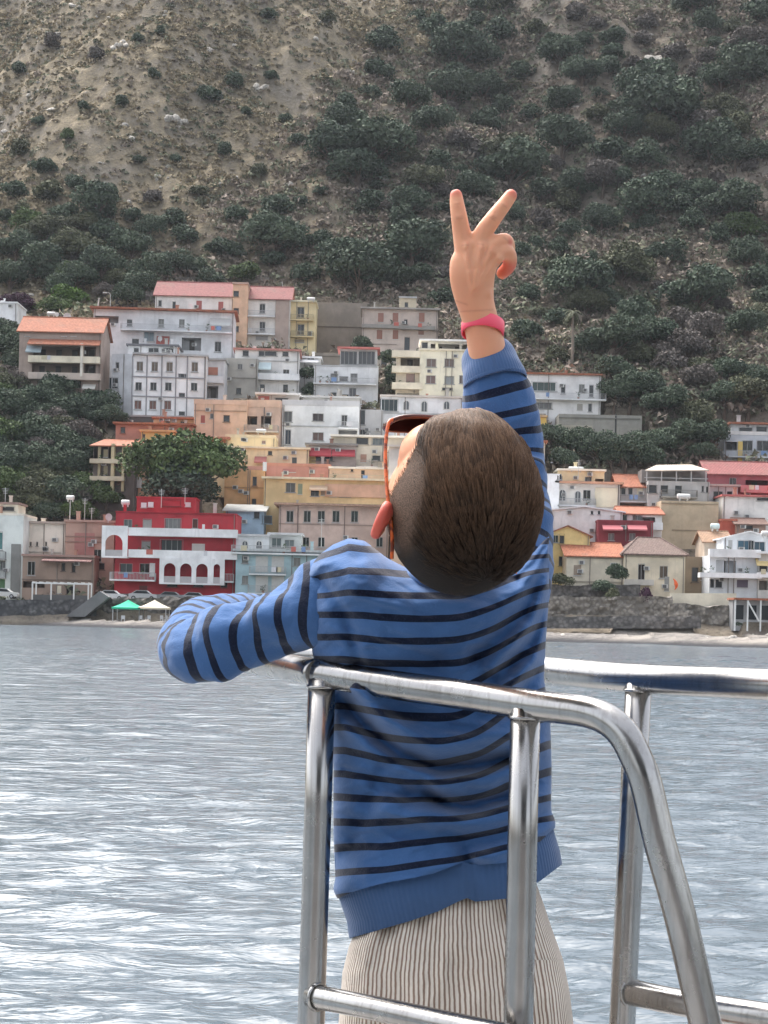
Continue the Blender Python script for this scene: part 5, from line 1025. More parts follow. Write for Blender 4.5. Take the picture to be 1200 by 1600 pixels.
near = RP([(497, 1051.5, 1.85), (600, 1068, 1.80), (720, 1085, 1.74), (830, 1101, 1.685), (880, 1107, 1.66), (915, 1112, 1.642), (947, 1123.5, 1.628), (973, 1146, 1.617), (994, 1184, 1.608), (1010, 1227, 1.602), (1031, 1317, 1.597), (1063, 1433, 1.593), (1100, 1592, 1.588), (1150, 1800, 1.58), (1215, 2080, 1.57), (1330, 2540, 1.562)])
tube_obj('top_rail', catmull(near, 9), .0163, rail)
left = RP([(497.5, 1052, 1.852), (440, 1041, 1.98), (363, 1030, 2.22), (322, 1025, 2.38), (318, 1023, 2.47), (345, 1022, 2.54), (420, 1022, 2.58), (500, 1024, 2.55), (575, 1026, 2.47), (640, 1029, 2.38), (740, 1036, 2.24), (850, 1047, 2.08), (1000, 1060.5, 1.93), (1200, 1070, 1.77), (1330, 1080, 1.69), (1500, 1092, 1.6)])
lp_ = catmull(left, 8); tube_obj('top_rail', lp_, np.interp(np.arange(len(lp_)), [0, 30, 80], [.0160, .0168, .0178]), rail)
def post(px0, py0, px1, D, r_=.0158):
    a = W(px0, py0, D) - O_; b = W(px1, 1600, D) - O_; q = b + (b - a) * ((1.6 - O_[2] - b[2]) / (b[2] - a[2])) * 1.0
    tube_obj('post', join_line(np.array([a, q]), 6), r_, rail)
    tube_obj('base_plate', np.array([q, q + [0, 0, .004], q + [0, 0, .008]]), .045, rail)
post(503, 1062, 486, 1.842); post(821, 1106, 810, 1.688); post(998, 1062, 972, 1.93)
tube_obj('lower_rail', catmull(RP([(487, 1556, 1.835), (590, 1576.5, 1.76), (690, 1598, 1.70), (812, 1624, 1.64), (1000, 1666, 1.6), (1105, 1690, 1.586)]), 6), .0135, rail)
tube_obj('lower_rail', catmull(RP([(975, 1548, 1.932), (1061, 1566, 1.86), (1200, 1589, 1.77), (1400, 1620, 1.68), (1484, 1636, 1.605)]), 6), .0155, rail)
def weld(c, ax, R_, r_=.0022):
    c = np.array(c); ax = np.array(ax, float); ax /= np.linalg.norm(ax); u = np.cross(ax, [0, 1, .3]); u /= np.linalg.norm(u); w2 = np.cross(ax, u)
    a = np.linspace(0, 6.2832, 25); P_ = c + R_ * (np.cos(a)[:, None] * u + np.sin(a)[:, None] * w2); tube_obj('weld_bead', P_, r_, rail, n=6)
tube_obj('post', join_line(RP([(1500, 1092, 1.6), (1460, 2560, 1.6)]), 6), .0158, rail)
weld(W(503.5, 1073, 1.842) - O_, (.01, 0, 1), .0166); weld(W(821, 1121, 1.688) - O_, (.01, 0, 1), .0166); weld(W(997.5, 1079, 1.93) - O_, (.02, 0, 1), .0166)
d_ = W(590, 1576.5, 1.76) - W(487, 1556, 1.835); weld(W(497, 1558, 1.827) - O_, d_, .0148); d_ = W(1061, 1566, 1.86) - W(975, 1548, 1.932); weld(W(986, 1550.5, 1.922) - O_, d_, .0166)
# ------------------------------------------------------------------ the boy
HC = W(721, 788, 1.63)
_Y = np.array([-.085, .36, .93]); _Y /= np.linalg.norm(_Y); _Z = np.array([.42, -.88, .36]); _Z -= _Y * _Z.dot(_Y); _Z /= np.linalg.norm(_Z); _X = np.cross(_Y, _Z)
HM = np.stack([_X, _Y, _Z], 1)                      # head axes: x his right, y face, z crown
def hw(p): return HC + np.asarray(p, float) @ HM.T
HR = np.array([.071, .0915, .085])
def head_warp(p):
    """skull: broad at the back, narrower at the forehead"""
    p = np.array(p, float); y = p[..., 1]
    p[..., 0] *= 1 - .06 * sstep(-.01, .095, y) + .035 * sstep(.02, -.07, y)
    p[..., 2] *= 1 - .05 * sstep(0, -.09, y)
    return p
def head_surf(d, off=0.0):
    d = np.asarray(d, float); d = d / np.linalg.norm(d, axis=-1, keepdims=True)
    e = d / HR; r = 1 / np.sqrt((e * e).sum(-1, keepdims=True)); return head_warp(d * (r + off))
ico = bmesh.new(); bmesh.ops.create_icosphere(ico, subdivisions=5, radius=1); IV = np.array([v_.co[:] for v_ in ico.verts]); IF = [[q.index for q in f.verts] for f in ico.faces]; ico.free()
class Lumps:
    def __init__(s): s.v, s.f = [], []; s.n = 0
    def add(s, v, f):
        s.v.append(np.asarray(v, float)); s.f += [tuple(i + s.n for i in q) for q in f]; s.n += len(v)
    def tube(s, pts, r, n=16, k=6):
        P_ = catmull(pts, k); t_ = np.linspace(0, len(pts) - 1, len(P_)); rr = np.interp(t_, np.arange(len(pts)), r)
        a = P_[0] - (P_[1] - P_[0]) / np.linalg.norm(P_[1] - P_[0]) * rr[0] * .75; b = P_[-1] + (P_[-1] - P_[-2]) / np.linalg.norm(P_[-1] - P_[-2]) * rr[-1] * .75
        a2 = P_[0] - (P_[1] - P_[0]) / np.linalg.norm(P_[1] - P_[0]) * rr[0] * .45; b2 = P_[-1] + (P_[-1] - P_[-2]) / np.linalg.norm(P_[-1] - P_[-2]) * rr[-1] * .45
        P_ = np.vstack([a, a2, P_, b2, b]); rr = np.concatenate([[rr[0] * .45, rr[0] * .83], rr, [rr[-1] * .83, rr[-1] * .45]]); s.add(*tube_geo(P_, rr, n))
    def ball(s, c, r, M=None):
        v = IV[:642] * np.asarray(r) if False else IV * np.asarray(r)
        if M is not None: v = v @ np.asarray(M).T
        s.add(v + c, IF)
    def loft(s, secs, n=24, k=6):
        A = catmull(np.array(secs, float), k); th = np.linspace(0, 6.28318, n, endpoint=False); v = []
        for px, py, D, w_, dep in A: v.append(W(px + w_ * np.cos(th), py, D + dep * np.sin(th)))
        m_ = len(A); f = [(i * n + j, i * n + (j + 1) % n, (i + 1) * n + (j + 1) % n, (i + 1) * n + j) for i in range(m_ - 1) for j in range(n)]
        f += [tuple(range(n - 1, -1, -1)), tuple((m_ - 1) * n + j for j in range(n))]; s.add(np.concatenate(v), f)
L_ = Lumps()
L_.add(hw(head_surf(IV)), IF)
L_.ball(hw((0, .036, -.052)), (.05, .052, .058), HM); L_.ball(hw((0, .062, -.088)), (.026, .024, .02), HM)          # face, chin
L_.tube(hw(np.array([(0, .089, -.012), (0, .1, -.03), (0, .107, -.042)])), [.006, .0075, .009]); L_.ball(hw((-.008, .099, -.044)), (.006, .007, .006), HM); L_.ball(hw((.008, .099, -.044)), (.006, .007, .006), HM)
L_.tube(hw(np.array([(-.019, .083, -.066), (0, .091, -.063), (.019, .083, -.066)])), [.003, .0052, .003]); L_.tube(hw(np.array([(-.016, .084, -.073), (0, .09, -.074), (.016, .084, -.073)])), [.003, .0056, .003])
for s_ in (-1, 1):
    L_.ball(hw((s_ * .032, .062, -.038)), (.016, .014, .018), HM); L_.ball(hw((s_ * .026, .052, -.002)), (.036, .034, .037), HM)                                                          # cheeks
    q_ = 1 if s_ < 0 else .9; t0_ = s_; s_ = s_ * q_
    L_.tube(hw(np.array([(s_ * .066, -.004, -.036), (s_ * .075, -.004, -.018), (s_ * .083, -.012, -.006), (s_ * .0875, -.025, -.012), (s_ * .086, -.031, -.026), (s_ * .078, -.024, -.042), (s_ * .070, -.014, -.048)])), [.0035, .0045, .005, .0055, .0055, .0055, .006])
    L_.ball(hw((s_ * .077, -.017, -.026)), (.0055, .014, .019), HM @ np.array([[math.cos(.5), s_ * math.sin(.5), 0], [-s_ * math.sin(.5), math.cos(.5), 0], [0, 0, 1]]).T)
L_.tube([hw((0, -.012, -.03)), W(714, 846, 1.745), W(706, 890, 1.83), W(700, 960, 1.87)], [.044, .04, .042, .048])       # neck
L_.loft([(700, 895, 1.865, 60, .04), (690, 930, 1.875, 130, .06), (690, 1000, 1.888, 130, .06), (690, 1120, 1.925, 122, .055), (695, 1250, 1.93, 116, .052), (705, 1380, 1.93, 118, .06), (712, 1500, 1.93, 150, .085), (714, 1600, 1.93, 150, .088), (714, 1660, 1.93, 110, .07)])
for s_, x_ in ((-1, 640), (1, 790)):
    L_.tube([W(x_, 1600, 1.93), W(x_ + s_ * 3, 1800, 1.935), W(x_ + s_ * 4, 1920, 1.93), W(x_ + s_ * 4, 2050, 1.945), W(x_ + s_ * 2, 2215, 1.94)], [.062, .054, .041, .041, .027])
    L_.tube([W(x_ + s_ * 2, 2235, 1.93), W(x_ + s_ * 6, 2245, 1.99), W(x_ + s_ * 9, 2250, 2.06)], [.026, .026, .022])
# right arm and raised hand, back of the hand towards the viewer
L_.tube([W(795, 930, 1.875), W(803, 850, 1.90), W(797, 725, 1.965), W(786, 650, 1.962), W(768, 575, 1.945)], [.035, .032, .029, .029, .026])
L_.loft([(770, 585, 1.947, 33, .0255), (762, 550, 1.942, 30.5, .0235), (756, 520, 1.937, 29.5, .0215), (748, 492, 1.932, 29.5, .0195), (741, 468, 1.928, 31, .018), (738, 445, 1.925, 34, .0175), (738.5, 425, 1.922, 36.5, .0165), (742, 405, 1.921, 38, .015), (748, 388, 1.921, 35, .0135), (750, 376, 1.922, 30, .0115)], 32)
hd_ = 1.921
L_.tube(W(np.array([727, 722, 717.5, 714, 712.5]), np.array([400, 368, 340, 318, 304]), np.array([hd_, hd_, hd_ - .002, hd_ - .001, hd_])), [.0125, .0112, .0101, .0089, .0077], 18)
L_.tube(W(np.array([744, 753, 769, 786, 799]), np.array([398, 368, 344, 322, 304.5]), np.array([hd_, hd_ - .001, hd_ - .003, hd_ - .002, hd_])), [.0125, .0114, .0103, .0090, .0079], 18)
L_.tube(W(np.array([760, 774, 789.5, 794, 784]), np.array([397, 382, 376.5, 390, 400]), np.array([hd_, hd_ - .002, hd_ + .004, hd_ + .024, hd_ + .034])), [.0112, .0104, .0092, .0084, .0076], 18)
L_.tube(W(np.array([764, 780, 794, 796, 784]), np.array([412, 395, 396, 414, 428]), np.array([hd_, hd_ - .001, hd_ + .005, hd_ + .018, hd_ + .027])), [.0112, .0102, .0093, .0086, .0076], 18)
L_.tube(W(np.array([724, 724, 736, 757, 774]), np.array([448, 428, 408, 399, 399]), np.array([hd_ + .012, hd_ + .022, hd_ + .032, hd_ + .038, hd_ + .04])), [.013, .0115, .01, .0088, .0075], 18)
for px, py, r_ in ((729, 383, .0085), (752, 383, .0085), (769, 391, .0078), (778, 404, .007)): L_.ball(W(px, py, hd_ - .0065), (r_, r_ * .62, r_))
L_.ball(W(757, 458, 1.918), (.0085, .0065, .009))     # wrist bone
# left arm over the rail, forearm reaching forward, hand round the far part of the rail
L_.tube([W(520, 930, 1.87), W(450, 970, 1.885), W(330, 1010, 1.93)], [.036, .033, .029])
L_.tube([W(325, 1010, 1.935), W(325, 985, 2.04), W(368, 970, 2.15), W(425, 971, 2.27)], [.028, .027, .02, .018])
L_.tube([W(420, 966, 2.26), W(442, 964, 2.32), W(458, 966, 2.36)], [.019, .021, .018])
for k in range(4): L_.tube([W(455, 956 + k * 5, 2.345 + k * .012), W(475 + 2 * k, 958 + k * 6, 2.38 + k * .012), W(485, 966 + k * 6, 2.40 + k * .012), W(480 - 2 * k, 976 + k * 5, 2.395 + k * .01)], [.0085, .008, .0075, .0065], 12)
L_.tube([W(435, 972, 2.3), W(446, 982, 2.31), W(462, 988, 2.32)], [.0095, .0085, .007], 12)
raw = new_mesh('raw', np.vstack(L_.v), L_.f); ro = obj('raw', raw)
md = ro.modifiers.new('r', 'REMESH'); md.mode = 'VOXEL'; md.voxel_size = .0016; md.use_smooth_shade = True
ms = ro.modifiers.new('s', 'SMOOTH'); ms.factor = .5; ms.iterations = 9
dg = bpy.context.evaluated_depsgraph_get(); bme = bpy.data.meshes.new_from_object(ro.evaluated_get(dg)); bpy.data.objects.remove(ro)
FEET = W(712, 2262, 1.94); FEET[2] = 1.6
n = len(bme.vertices); co = np.empty(n * 3, np.float32); bme.vertices.foreach_get('co', co); co = co.reshape(-1, 3)
blush_and_shade = np.zeros(n)
for px, py, r_ in ((712, 300, .014), (800, 301, .014), (793, 418, .02), (794, 378, .008), (717, 338, .005), (769, 343, .005)): blush_and_shade = np.maximum(blush_and_shade, 1 - sstep(r_ * .4, r_, np.linalg.norm(co - W(px, py, hd_ + (.018 if py == 418 else 0)), axis=1)))  # fingertip and knuckle blush, plus painted dark red shade on the curled finger
hl = (co - HC) @ HM
rel_ = co - CAM; u_p = (rel_[:, 0] * cr + rel_[:, 2] * sr) / rel_[:, 1]; v_p = (-rel_[:, 0] * sr + rel_[:, 2] * cr) / rel_[:, 1]; vpx, vpy = CX + F * u_p, CY - F * v_p
dors = ((co[:, 1] < hd_ + .004) & (vpy < 540) & (vpy > 290) & (vpx > 690) & (vpx < 815)).astype(float)
def line_(x0, y0, x1, y1, w_):
    dx, dy = x1 - x0, y1 - y0; t_ = np.clip(((vpx - x0) * dx + (vpy - y0) * dy) / (dx * dx + dy * dy), 0, 1); return np.exp(-(np.hypot(vpx - x0 - t_ * dx, vpy - y0 - t_ * dy) / w_) ** 2)
ten = line_(737, 455, 727, 388, 3.2) + line_(741, 452, 751, 388, 3.2) + .8 * line_(745, 450, 767, 394, 3.2) + .5 * line_(748, 448, 777, 405, 3)
gap_ = line_(733, 420, 740, 388, 4) + line_(745, 420, 760, 390, 4) + line_(752, 425, 772, 400, 3)
kn_ = sum(np.exp(-(((vpx - a0) ** 2 + (vpy - b0) ** 2) / 30.)) for a0, b0 in ((727, 384), (751, 383), (769, 390), (779, 402))) + .5 * sum(np.exp(-(((vpx - a0) ** 2 + (vpy - b0) ** 2) / 22.)) for a0, b0 in ((717.5, 340.5), (769, 339), (715, 319), (787, 321)))
co[:, 1] -= (dors * (.0024 * ten + .0022 * kn_ - .0016 * gap_)).astype(np.float32)
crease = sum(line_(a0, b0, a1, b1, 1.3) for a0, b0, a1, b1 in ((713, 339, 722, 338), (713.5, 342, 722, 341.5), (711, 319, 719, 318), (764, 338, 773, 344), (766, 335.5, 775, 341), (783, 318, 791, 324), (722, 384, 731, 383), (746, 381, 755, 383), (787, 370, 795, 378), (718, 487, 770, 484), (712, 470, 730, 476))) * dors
blush_and_shade = np.maximum(blush_and_shade, (1 - sstep(.008, .02, np.abs(np.abs(hl[:, 0]) - .083))) * (np.abs(hl[:, 1] + .018) < .034) * (np.abs(hl[:, 2] + .03) < .04) * (np.abs(hl[:, 0]) > .0735))
bme.vertices.foreach_set('co', (co - FEET.astype(np.float32)).ravel())
fattr(bme, 'blush_and_shade', np.where(vpx < 620, blush_and_shade * 1.25, blush_and_shade * .75).clip(0, 1)); fattr(bme, 'crease', np.clip(crease, 0, 1)); bme.materials.clear()
t = NT('skin'); o_ = t.coord('Object'); n1 = t.noise(22, o_, 4, .6); n2 = t.noise(160, o_, 3, .6)
c = t.mix(n1, (.66, .305, .175), (.75, .375, .225)); c = t.mix(t.attr('blush_and_shade'), c, (.58, .12, .085)); c = t.mix(t.math('MULTIPLY', t.attr('crease'), .38), c, (.38, .15, .09)); t.base(c); t.p(roughness=.48)
t.b.inputs['Subsurface Weight'].default_value = .25; t.b.inputs['Subsurface Radius'].default_value = (1, .3, .15); t.b.inputs['Subsurface Scale'].default_value = .012
t.b.inputs['Specular IOR Level'].default_value = .35; t.bump(t.math('ADD', n2, t.noise(45, o_, 3)), .0008, .35); bme.materials.append(t.m); SKIN = t.m
boy = obj('person', bme, None, FEET)
tag(boy, 'boy in blue striped sweatshirt leaning back over the rail with a raised V sign', 'person')
def child(name, v, f, mats, smooth=True, parent=boy, mi=None):
    return obj(name, new_mesh(name, np.asarray(v, float) - FEET, f, mats, smooth, mi), parent)

NM = NT('nail'); NM.base((.78, .46, .38)); NM.p(roughness=.3)
for x0, y0, x1, y1 in ((712.4, 306, 712.1, 299), (796.5, 308, 800.5, 302.5)):
    a_, b_ = W(x0, y0, hd_ - .0062), W(x1, y1, hd_ - .0048); c_ = (a_ + b_) / 2; dr_ = (b_ - a_) / np.linalg.norm(b_ - a_); sd_ = np.cross(dr_, [0, 1, 0]); sd_ /= np.linalg.norm(sd_); nn_ = np.cross(sd_, dr_)
    v = c_ + IV[:, :1] * .0044 * sd_ + IV[:, 1:2] * .0056 * dr_ + (IV[:, 2:3] * .0012 + (IV[:, :1] ** 2) * .0016) * nn_ * (1 if nn_[1] > 0 else -1); child('fingernail', v, IF, [NM.m])
# ---- hair: cropped cap and strands
ico = bmesh.new(); bmesh.ops.create_icosphere(ico, subdivisions=7, radius=1); d = np.array([v_.co[:] for v_ in ico.verts]); IF7 = [[q.index for q in f.verts] for f in ico.faces]; ico.free(); S_ = head_surf(d); u_ = S_ / HR
def hair_cover(p):
    """1 where hair grows, 0 on the face, ears and temples; p on the skull in head axes"""
    x, y, z = p[..., 0], p[..., 1], p[..., 2]
    front = .074 - .55 * np.maximum(np.abs(x) - .03, 0) - 1.2 * np.maximum(np.abs(x) - .05, 0) - .35 * np.maximum(.03 - z, 0)
    side = sstep(-.052, -.03, z + .55 * np.minimum(y, 0) * -1 - .0 * y)
    nape = sstep(-.075, -.055, z - .2 * y)
    return sstep(0, .011, front - y + .004 * fbm(x * 160, z * 160, 3, 2)) * np.where(y < -.02, nape, side)
cv = hair_cover(S_)
off = head_surf(d, .0022 * 1.0) ; capv = hw(np.where(cv[:, None] > .02, head_surf(d, .0) + d * (.0002 + .0030 * cv[:, None]), S_ * .97))
keep = [q for q in IF7 if min(cv[i] for i in q) > .02]
capf = np.array(keep)
t = NT('cropped_hair'); o_ = t.coord('Object'); nz = t.noise(900, o_, 3, .7); n3 = t.noise(70, o_, 4, .6)
fd = t.math('ADD', t.attr('fade'), t.math('MULTIPLY', t.math('SUBTRACT', n3, .5), .35))
c = t.mix(t.ramp(fd, .0, .95), t.mix(t.ramp(nz, .35, .6), (.03, .022, .017), (.16, .1, .07)), (.016, .012, .01)); c = t.mix(t.ramp(t.math('ADD', t.attr('cover'), t.math('MULTIPLY', t.math('SUBTRACT', nz, .5), .8)), .1, .9), (.60, .32, .2), c); t.base(c); t.p(roughness=.7); t.b.inputs['Specular IOR Level'].default_value = .2; t.bump(nz, .001, .8)
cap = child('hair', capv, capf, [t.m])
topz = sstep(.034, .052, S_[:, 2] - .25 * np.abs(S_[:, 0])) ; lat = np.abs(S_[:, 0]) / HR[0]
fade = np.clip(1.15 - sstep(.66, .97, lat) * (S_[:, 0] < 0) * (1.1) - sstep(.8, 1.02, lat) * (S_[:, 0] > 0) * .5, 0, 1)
fattr(cap.data, 'fade', fade); fattr(cap.data, 'cover', cv)
rs = np.random.RandomState(8)
def strands(N, region, length, lift, clumps, seed, rad):
    rr_ = np.random.RandomState(seed); dd = rr_.normal(size=(N * 3, 3)); dd /= np.linalg.norm(dd, axis=1)[:, None]; p = head_surf(dd)
    k = (rr_.rand(len(dd)) < hair_cover(p) * region(p)); dd = dd[k][:N]; p = p[k][:N]
    wh = np.array([.006, -.088, .008]); away = p - wh; dist = np.linalg.norm(away, axis=1, keepdims=True)
    nr = p / HR ** 2; nr /= np.linalg.norm(nr, axis=1)[:, None]
    fwd = np.array([0.0, 1, 0]) + 0 * p
    dr = away / (dist + 1e-6) + .9 * fwd * sstep(.02, .09, dist); sw = np.cross(nr, away / (dist + 1e-6)); dr = dr + sw * .5 * (1 - sstep(.01, .06, dist)) + np.array([-.22, 0, 0]) * sstep(.0, .05, p[:, :1])
    dr += .16 * np.stack([fbm(p[:, 0] * 42, p[:, 1] * 42, 5 + i, 3) for i in range(3)], 1) * 2.2 + .07 * rr_.normal(size=p.shape)
    dr -= nr * (dr * nr).sum(1)[:, None]; dr /= np.linalg.norm(dr, axis=1)[:, None]
    L0 = length(p) * rr_.uniform(.7, 1.15, len(p)); K = 8; out = np.zeros((len(p), K, 3))
    if clumps: ci = rr_.choice(len(p), clumps, replace=False); near_ = np.array([np.argmin(((p[ci] - q) ** 2).sum(1)) for q in p]); g = ci[near_]
    for j in range(K):
        s = j / (K - 1); q = p + dr * (L0 * s)[:, None]; e = np.sqrt(((q / HR) ** 2).sum(1)); e0 = np.sqrt(((p / HR) ** 2).sum(1)); q = q * (e0 / e)[:, None]
        nn_ = q / HR ** 2; nn_ /= np.linalg.norm(nn_, axis=1)[:, None]; h_ = .0015 + lift * (s ** .6) * (.75 + .5 * fbm(p[:, 0] * 60, p[:, 1] * 60, 9, 2)); out[:, j] = q + nn_ * h_[:, None]
    if clumps:
        Lr = (L0 / L0[g])[:, None]
        for j in range(K): s = j / (K - 1); out[:, j] = out[:, j] * (1 - .48 * s) + (out[g, j] + (p - p[g]) * .3) * (.48 * s)
    pts_ = hw(out.reshape(-1, 3)) - FEET
    hc = bpy.data.hair_curves.new('hair_strands'); hc.add_curves([K] * len(p)); hc.position_data.foreach_set('vector', pts_.astype(np.float32).ravel())
    ra = hc.attributes.get('radius') or hc.attributes.new('radius', 'FLOAT', 'POINT'); ra.data.foreach_set('value', np.tile(np.linspace(rad, rad * .45, K), len(p)).astype(np.float32))
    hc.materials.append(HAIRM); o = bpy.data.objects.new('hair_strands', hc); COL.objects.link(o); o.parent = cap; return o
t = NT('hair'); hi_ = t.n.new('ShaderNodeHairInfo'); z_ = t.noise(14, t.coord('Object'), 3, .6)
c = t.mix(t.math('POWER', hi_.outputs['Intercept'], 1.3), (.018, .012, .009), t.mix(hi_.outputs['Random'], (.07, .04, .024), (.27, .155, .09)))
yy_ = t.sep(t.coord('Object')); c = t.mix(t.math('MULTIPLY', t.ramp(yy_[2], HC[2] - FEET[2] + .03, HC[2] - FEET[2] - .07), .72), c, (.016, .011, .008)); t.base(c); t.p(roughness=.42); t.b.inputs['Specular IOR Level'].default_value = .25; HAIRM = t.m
topreg = lambda p: sstep(-.062, -.044, p[:, 0] + .0 * p[:, 1]) * sstep(.072, .06, p[:, 0]) * sstep(-.1, -.075, p[:, 1] + .35 * (p[:, 2] - .03)) * sstep(.0, .03, p[:, 2])
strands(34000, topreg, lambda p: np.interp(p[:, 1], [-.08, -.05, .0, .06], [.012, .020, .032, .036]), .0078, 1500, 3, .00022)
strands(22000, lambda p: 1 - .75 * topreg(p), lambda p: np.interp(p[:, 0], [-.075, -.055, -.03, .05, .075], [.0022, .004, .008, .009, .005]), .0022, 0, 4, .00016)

# ---- sunglasses
t = NT('tortoise_acetate'); o_ = t.coord('Object'); t.base(t.mix(t.ramp(t.noise(60, o_, 3, .6, 1.5), .42, .6), (.62, .13, .03), (.16, .03, .012))); t.p(roughness=.15); t.b.inputs['Subsurface Weight'].default_value = .3; t.b.inputs['Subsurface Scale'].default_value = .004; ACE = t.m
GL = Lumps()
def rim(cx):
    a = np.linspace(0, 6.28318, 33)[:-1]; ex_ = .62
    x = cx + .0285 * np.sign(np.cos(a)) * np.abs(np.cos(a)) ** ex_; z = -.024 + .0215 * np.sign(np.sin(a)) * np.abs(np.sin(a)) ** ex_
    y = .101 - 1.6 * (x ** 2) + .0 * z - .12 * (z + .024); return np.stack([x, y, z], 1)
for cx in (-.036, .036):
    R_ = rim(cx); R_ = np.vstack([R_, R_[:1]]); GL.add(*tube_geo(hw(R_), .0026, 8, False))
GL.tube(hw(np.array([(-.009, .1035, -.018), (0, .1045, -.015), (.009, .1035, -.018)])), [.0025, .002, .0025], 8)
t = NT('dark_acetate'); t.base((.09, .022, .014)); t.p(roughness=.2); glasses = child('sunglasses', np.vstack(GL.v), GL.f, [t.m])
for s_ in (-1, 1):
    T_ = hw(np.array([(s_ * .063, .094, -.012), (s_ * .070, .088, -.012), (s_ * .0755, .06, -.012), (s_ * .0775, .03, -.011), (s_ * .078, .0, -.010), (s_ * .0755, -.02, -.012), (s_ * .0725, -.042, -.018), (s_ * .0705, -.058, -.026)]))
    v, f = tube_geo(catmull(T_, 5), .0019, 8); child('temple', v, f, [ACE], True, glasses).parent = glasses
    R_ = rim(s_ * .036); c_ = R_.mean(0); v = np.vstack([hw(R_), hw(R_ - [0, .001, 0]), [hw(c_)], [hw(c_ - [0, .001, 0])]]); f = [(i, (i + 1) % 32, 64) for i in range(32)] + [(32 + (i + 1) % 32, 32 + i, 65) for i in range(32)]
    t = NT('dark_lens'); t.base((.022, .008, .008)); t.p(roughness=.7); t.b.inputs['Specular IOR Level'].default_value = 0; child('lens', v, f, [t.m], True, glasses)

# ---- sweatshirt
def knit(name, base, stripe, attr='stripe'):
    t = NT(name); o_ = t.coord('Object'); n1 = t.noise(14, o_, 4, .6); n2 = t.noise(420, o_, 2, .7); n3 = t.noise(60, o_, 4, .7)
    b = t.mix(n1, tuple(x * .9 for x in base), tuple(x * 1.1 for x in base)); b = t.mix(t.math('MULTIPLY', t.ramp(n2, .55, .75), .25), b, tuple(min(1, x * 1.5 + .02) for x in base))
    if stripe:
        s_ = t.math('FRACT', t.attr(attr)); e = t.math('ABSOLUTE', t.math('SUBTRACT', s_, .5)); e = t.math('ADD', e, t.math('MULTIPLY', t.math('SUBTRACT', n3, .5), .02))
        b = t.mix(t.math('MULTIPLY', t.ramp(e, .335, .322) if False else t.ramp(e, .160, .148), 1.0), b, t.mix(t.ramp(n2, .5, .75), stripe, tuple(x * 1.8 + .006 for x in stripe)))
    t.base(b); t.p(roughness=.92); t.b.inputs['Sheen Weight'].default_value = .25; t.b.inputs['Sheen Roughness'].default_value = .5; t.b.inputs['Specular IOR Level'].default_value = .15
    t.bump(t.math('ADD', n2, t.math('MULTIPLY', n3, 1.6)), .0012, .5); return t.m
BLU, NAV = (.052, .125, .29), (.005, .010, .028)
KN = knit('striped_knit', BLU, NAV); KP = knit('plain_knit', BLU, None)
t = NT('rib_knit'); o_ = t.coord('Object'); n2 = t.noise(420, o_, 2, .7); sn = t.math('SINE', t.math('MULTIPLY', t.attr('rib'), 6.28318)); t.base(t.mix(t.math('MULTIPLY', t.math('ADD', sn, 1), .08), (.045, .104, .235), (.036, .084, .195))); t.p(roughness=.92); t.b.inputs['Sheen Weight'].default_value = .2; t.bump(t.math('ADD', t.math('MULTIPLY', sn, .5), n2), .0010, .45); RIB = t.m
def gd(px, py, pts, w_):
    """signed-free gaussian of the distance to a polyline in garment space"""
    best = np.full(np.shape(px), 1e9)
    for (x0, y0), (x1, y1) in zip(pts[:-1], pts[1:]):
        dx, dy = x1 - x0, y1 - y0; t_ = np.clip(((px - x0) * dx + (py - y0) * dy) / (dx * dx + dy * dy), 0, 1); best = np.minimum(best, np.hypot(px - x0 - t_ * dx, py - y0 - t_ * dy))
    e_ = 1.0
    return np.exp(-(best / w_) ** 2)
FOLDS = [([(530, 1085), (575, 1140), (625, 1180), (690, 1204), (790, 1188)], 13, -.013), ([(555, 1075), (610, 1130), (680, 1165), (790, 1150)], 15, .011), ([(500, 905), (540, 960), (560, 1030)], 10, -.004), ([(660, 1225), (700, 1262), (790, 1250)], 10, -.006), ([(540, 1200), (610, 1225), (700, 1250)], 9, -.004), ([(810, 905), (835, 880), (858, 840)], 8, -.006), ([(530, 1130), (600, 1180), (690, 1222), (770, 1215), (850, 1170)], 16, .007),
         ([(640, 1248), (740, 1262), (850, 1215)], 13, -.006), ([(600, 1265), (730, 1290), (860, 1245)], 16, .006), ([(535, 1330), (640, 1300), (760, 1310), (860, 1300)], 16, -.004),
         ([(856, 885), (815, 960), (740, 1030)], 16, -.008), ([(858, 930), (830, 1000), (770, 1060)], 14, -.007), ([(862, 1000), (835, 1060), (790, 1110)], 12, -.006), ([(857, 905), (830, 975), (770, 1040)], 12, .008), ([(860, 960), (838, 1030), (785, 1085)], 11, .007),
         ([(855, 860), (800, 930), (700, 985)], 18, .005), ([(505, 880), (600, 930), (700, 945)], 22, .004), ([(497, 1040), (560, 1048), (680, 1040)], 16, -.005), ([(520, 1360), (560, 1300), (600, 1200)], 14, -.004), ([(742, 1410), (738, 1365), (725, 1330)], 12, -.008),
         ([(525, 1250), (600, 1235), (680, 1250)], 12, -.003), ([(520, 1400), (640, 1378), (740, 1345), (860, 1290)], 10, .004), ([(860, 1100), (800, 1130), (760, 1140)], 13, .006)]
def folds(px, py):
    z = 0
    for pts, w_, a in FOLDS: z = z + 2.4 * a * gd(px, py, pts, w_)
    return z + .006 * fbm(px / 70, py / 45, 7, 4) + .0024 * fbm(px / 18, py / 14, 17, 3) + .0042 * (sstep(.55, .95, 1 - np.abs(fbm((px + py * .9) / 95, (py - px * .25) / 30, 57, 2))) - .4) + .0028 * (sstep(.6, .97, 1 - np.abs(fbm((px - py * .7) / 70, (py + px * .3) / 26, 67, 2))) - .4)
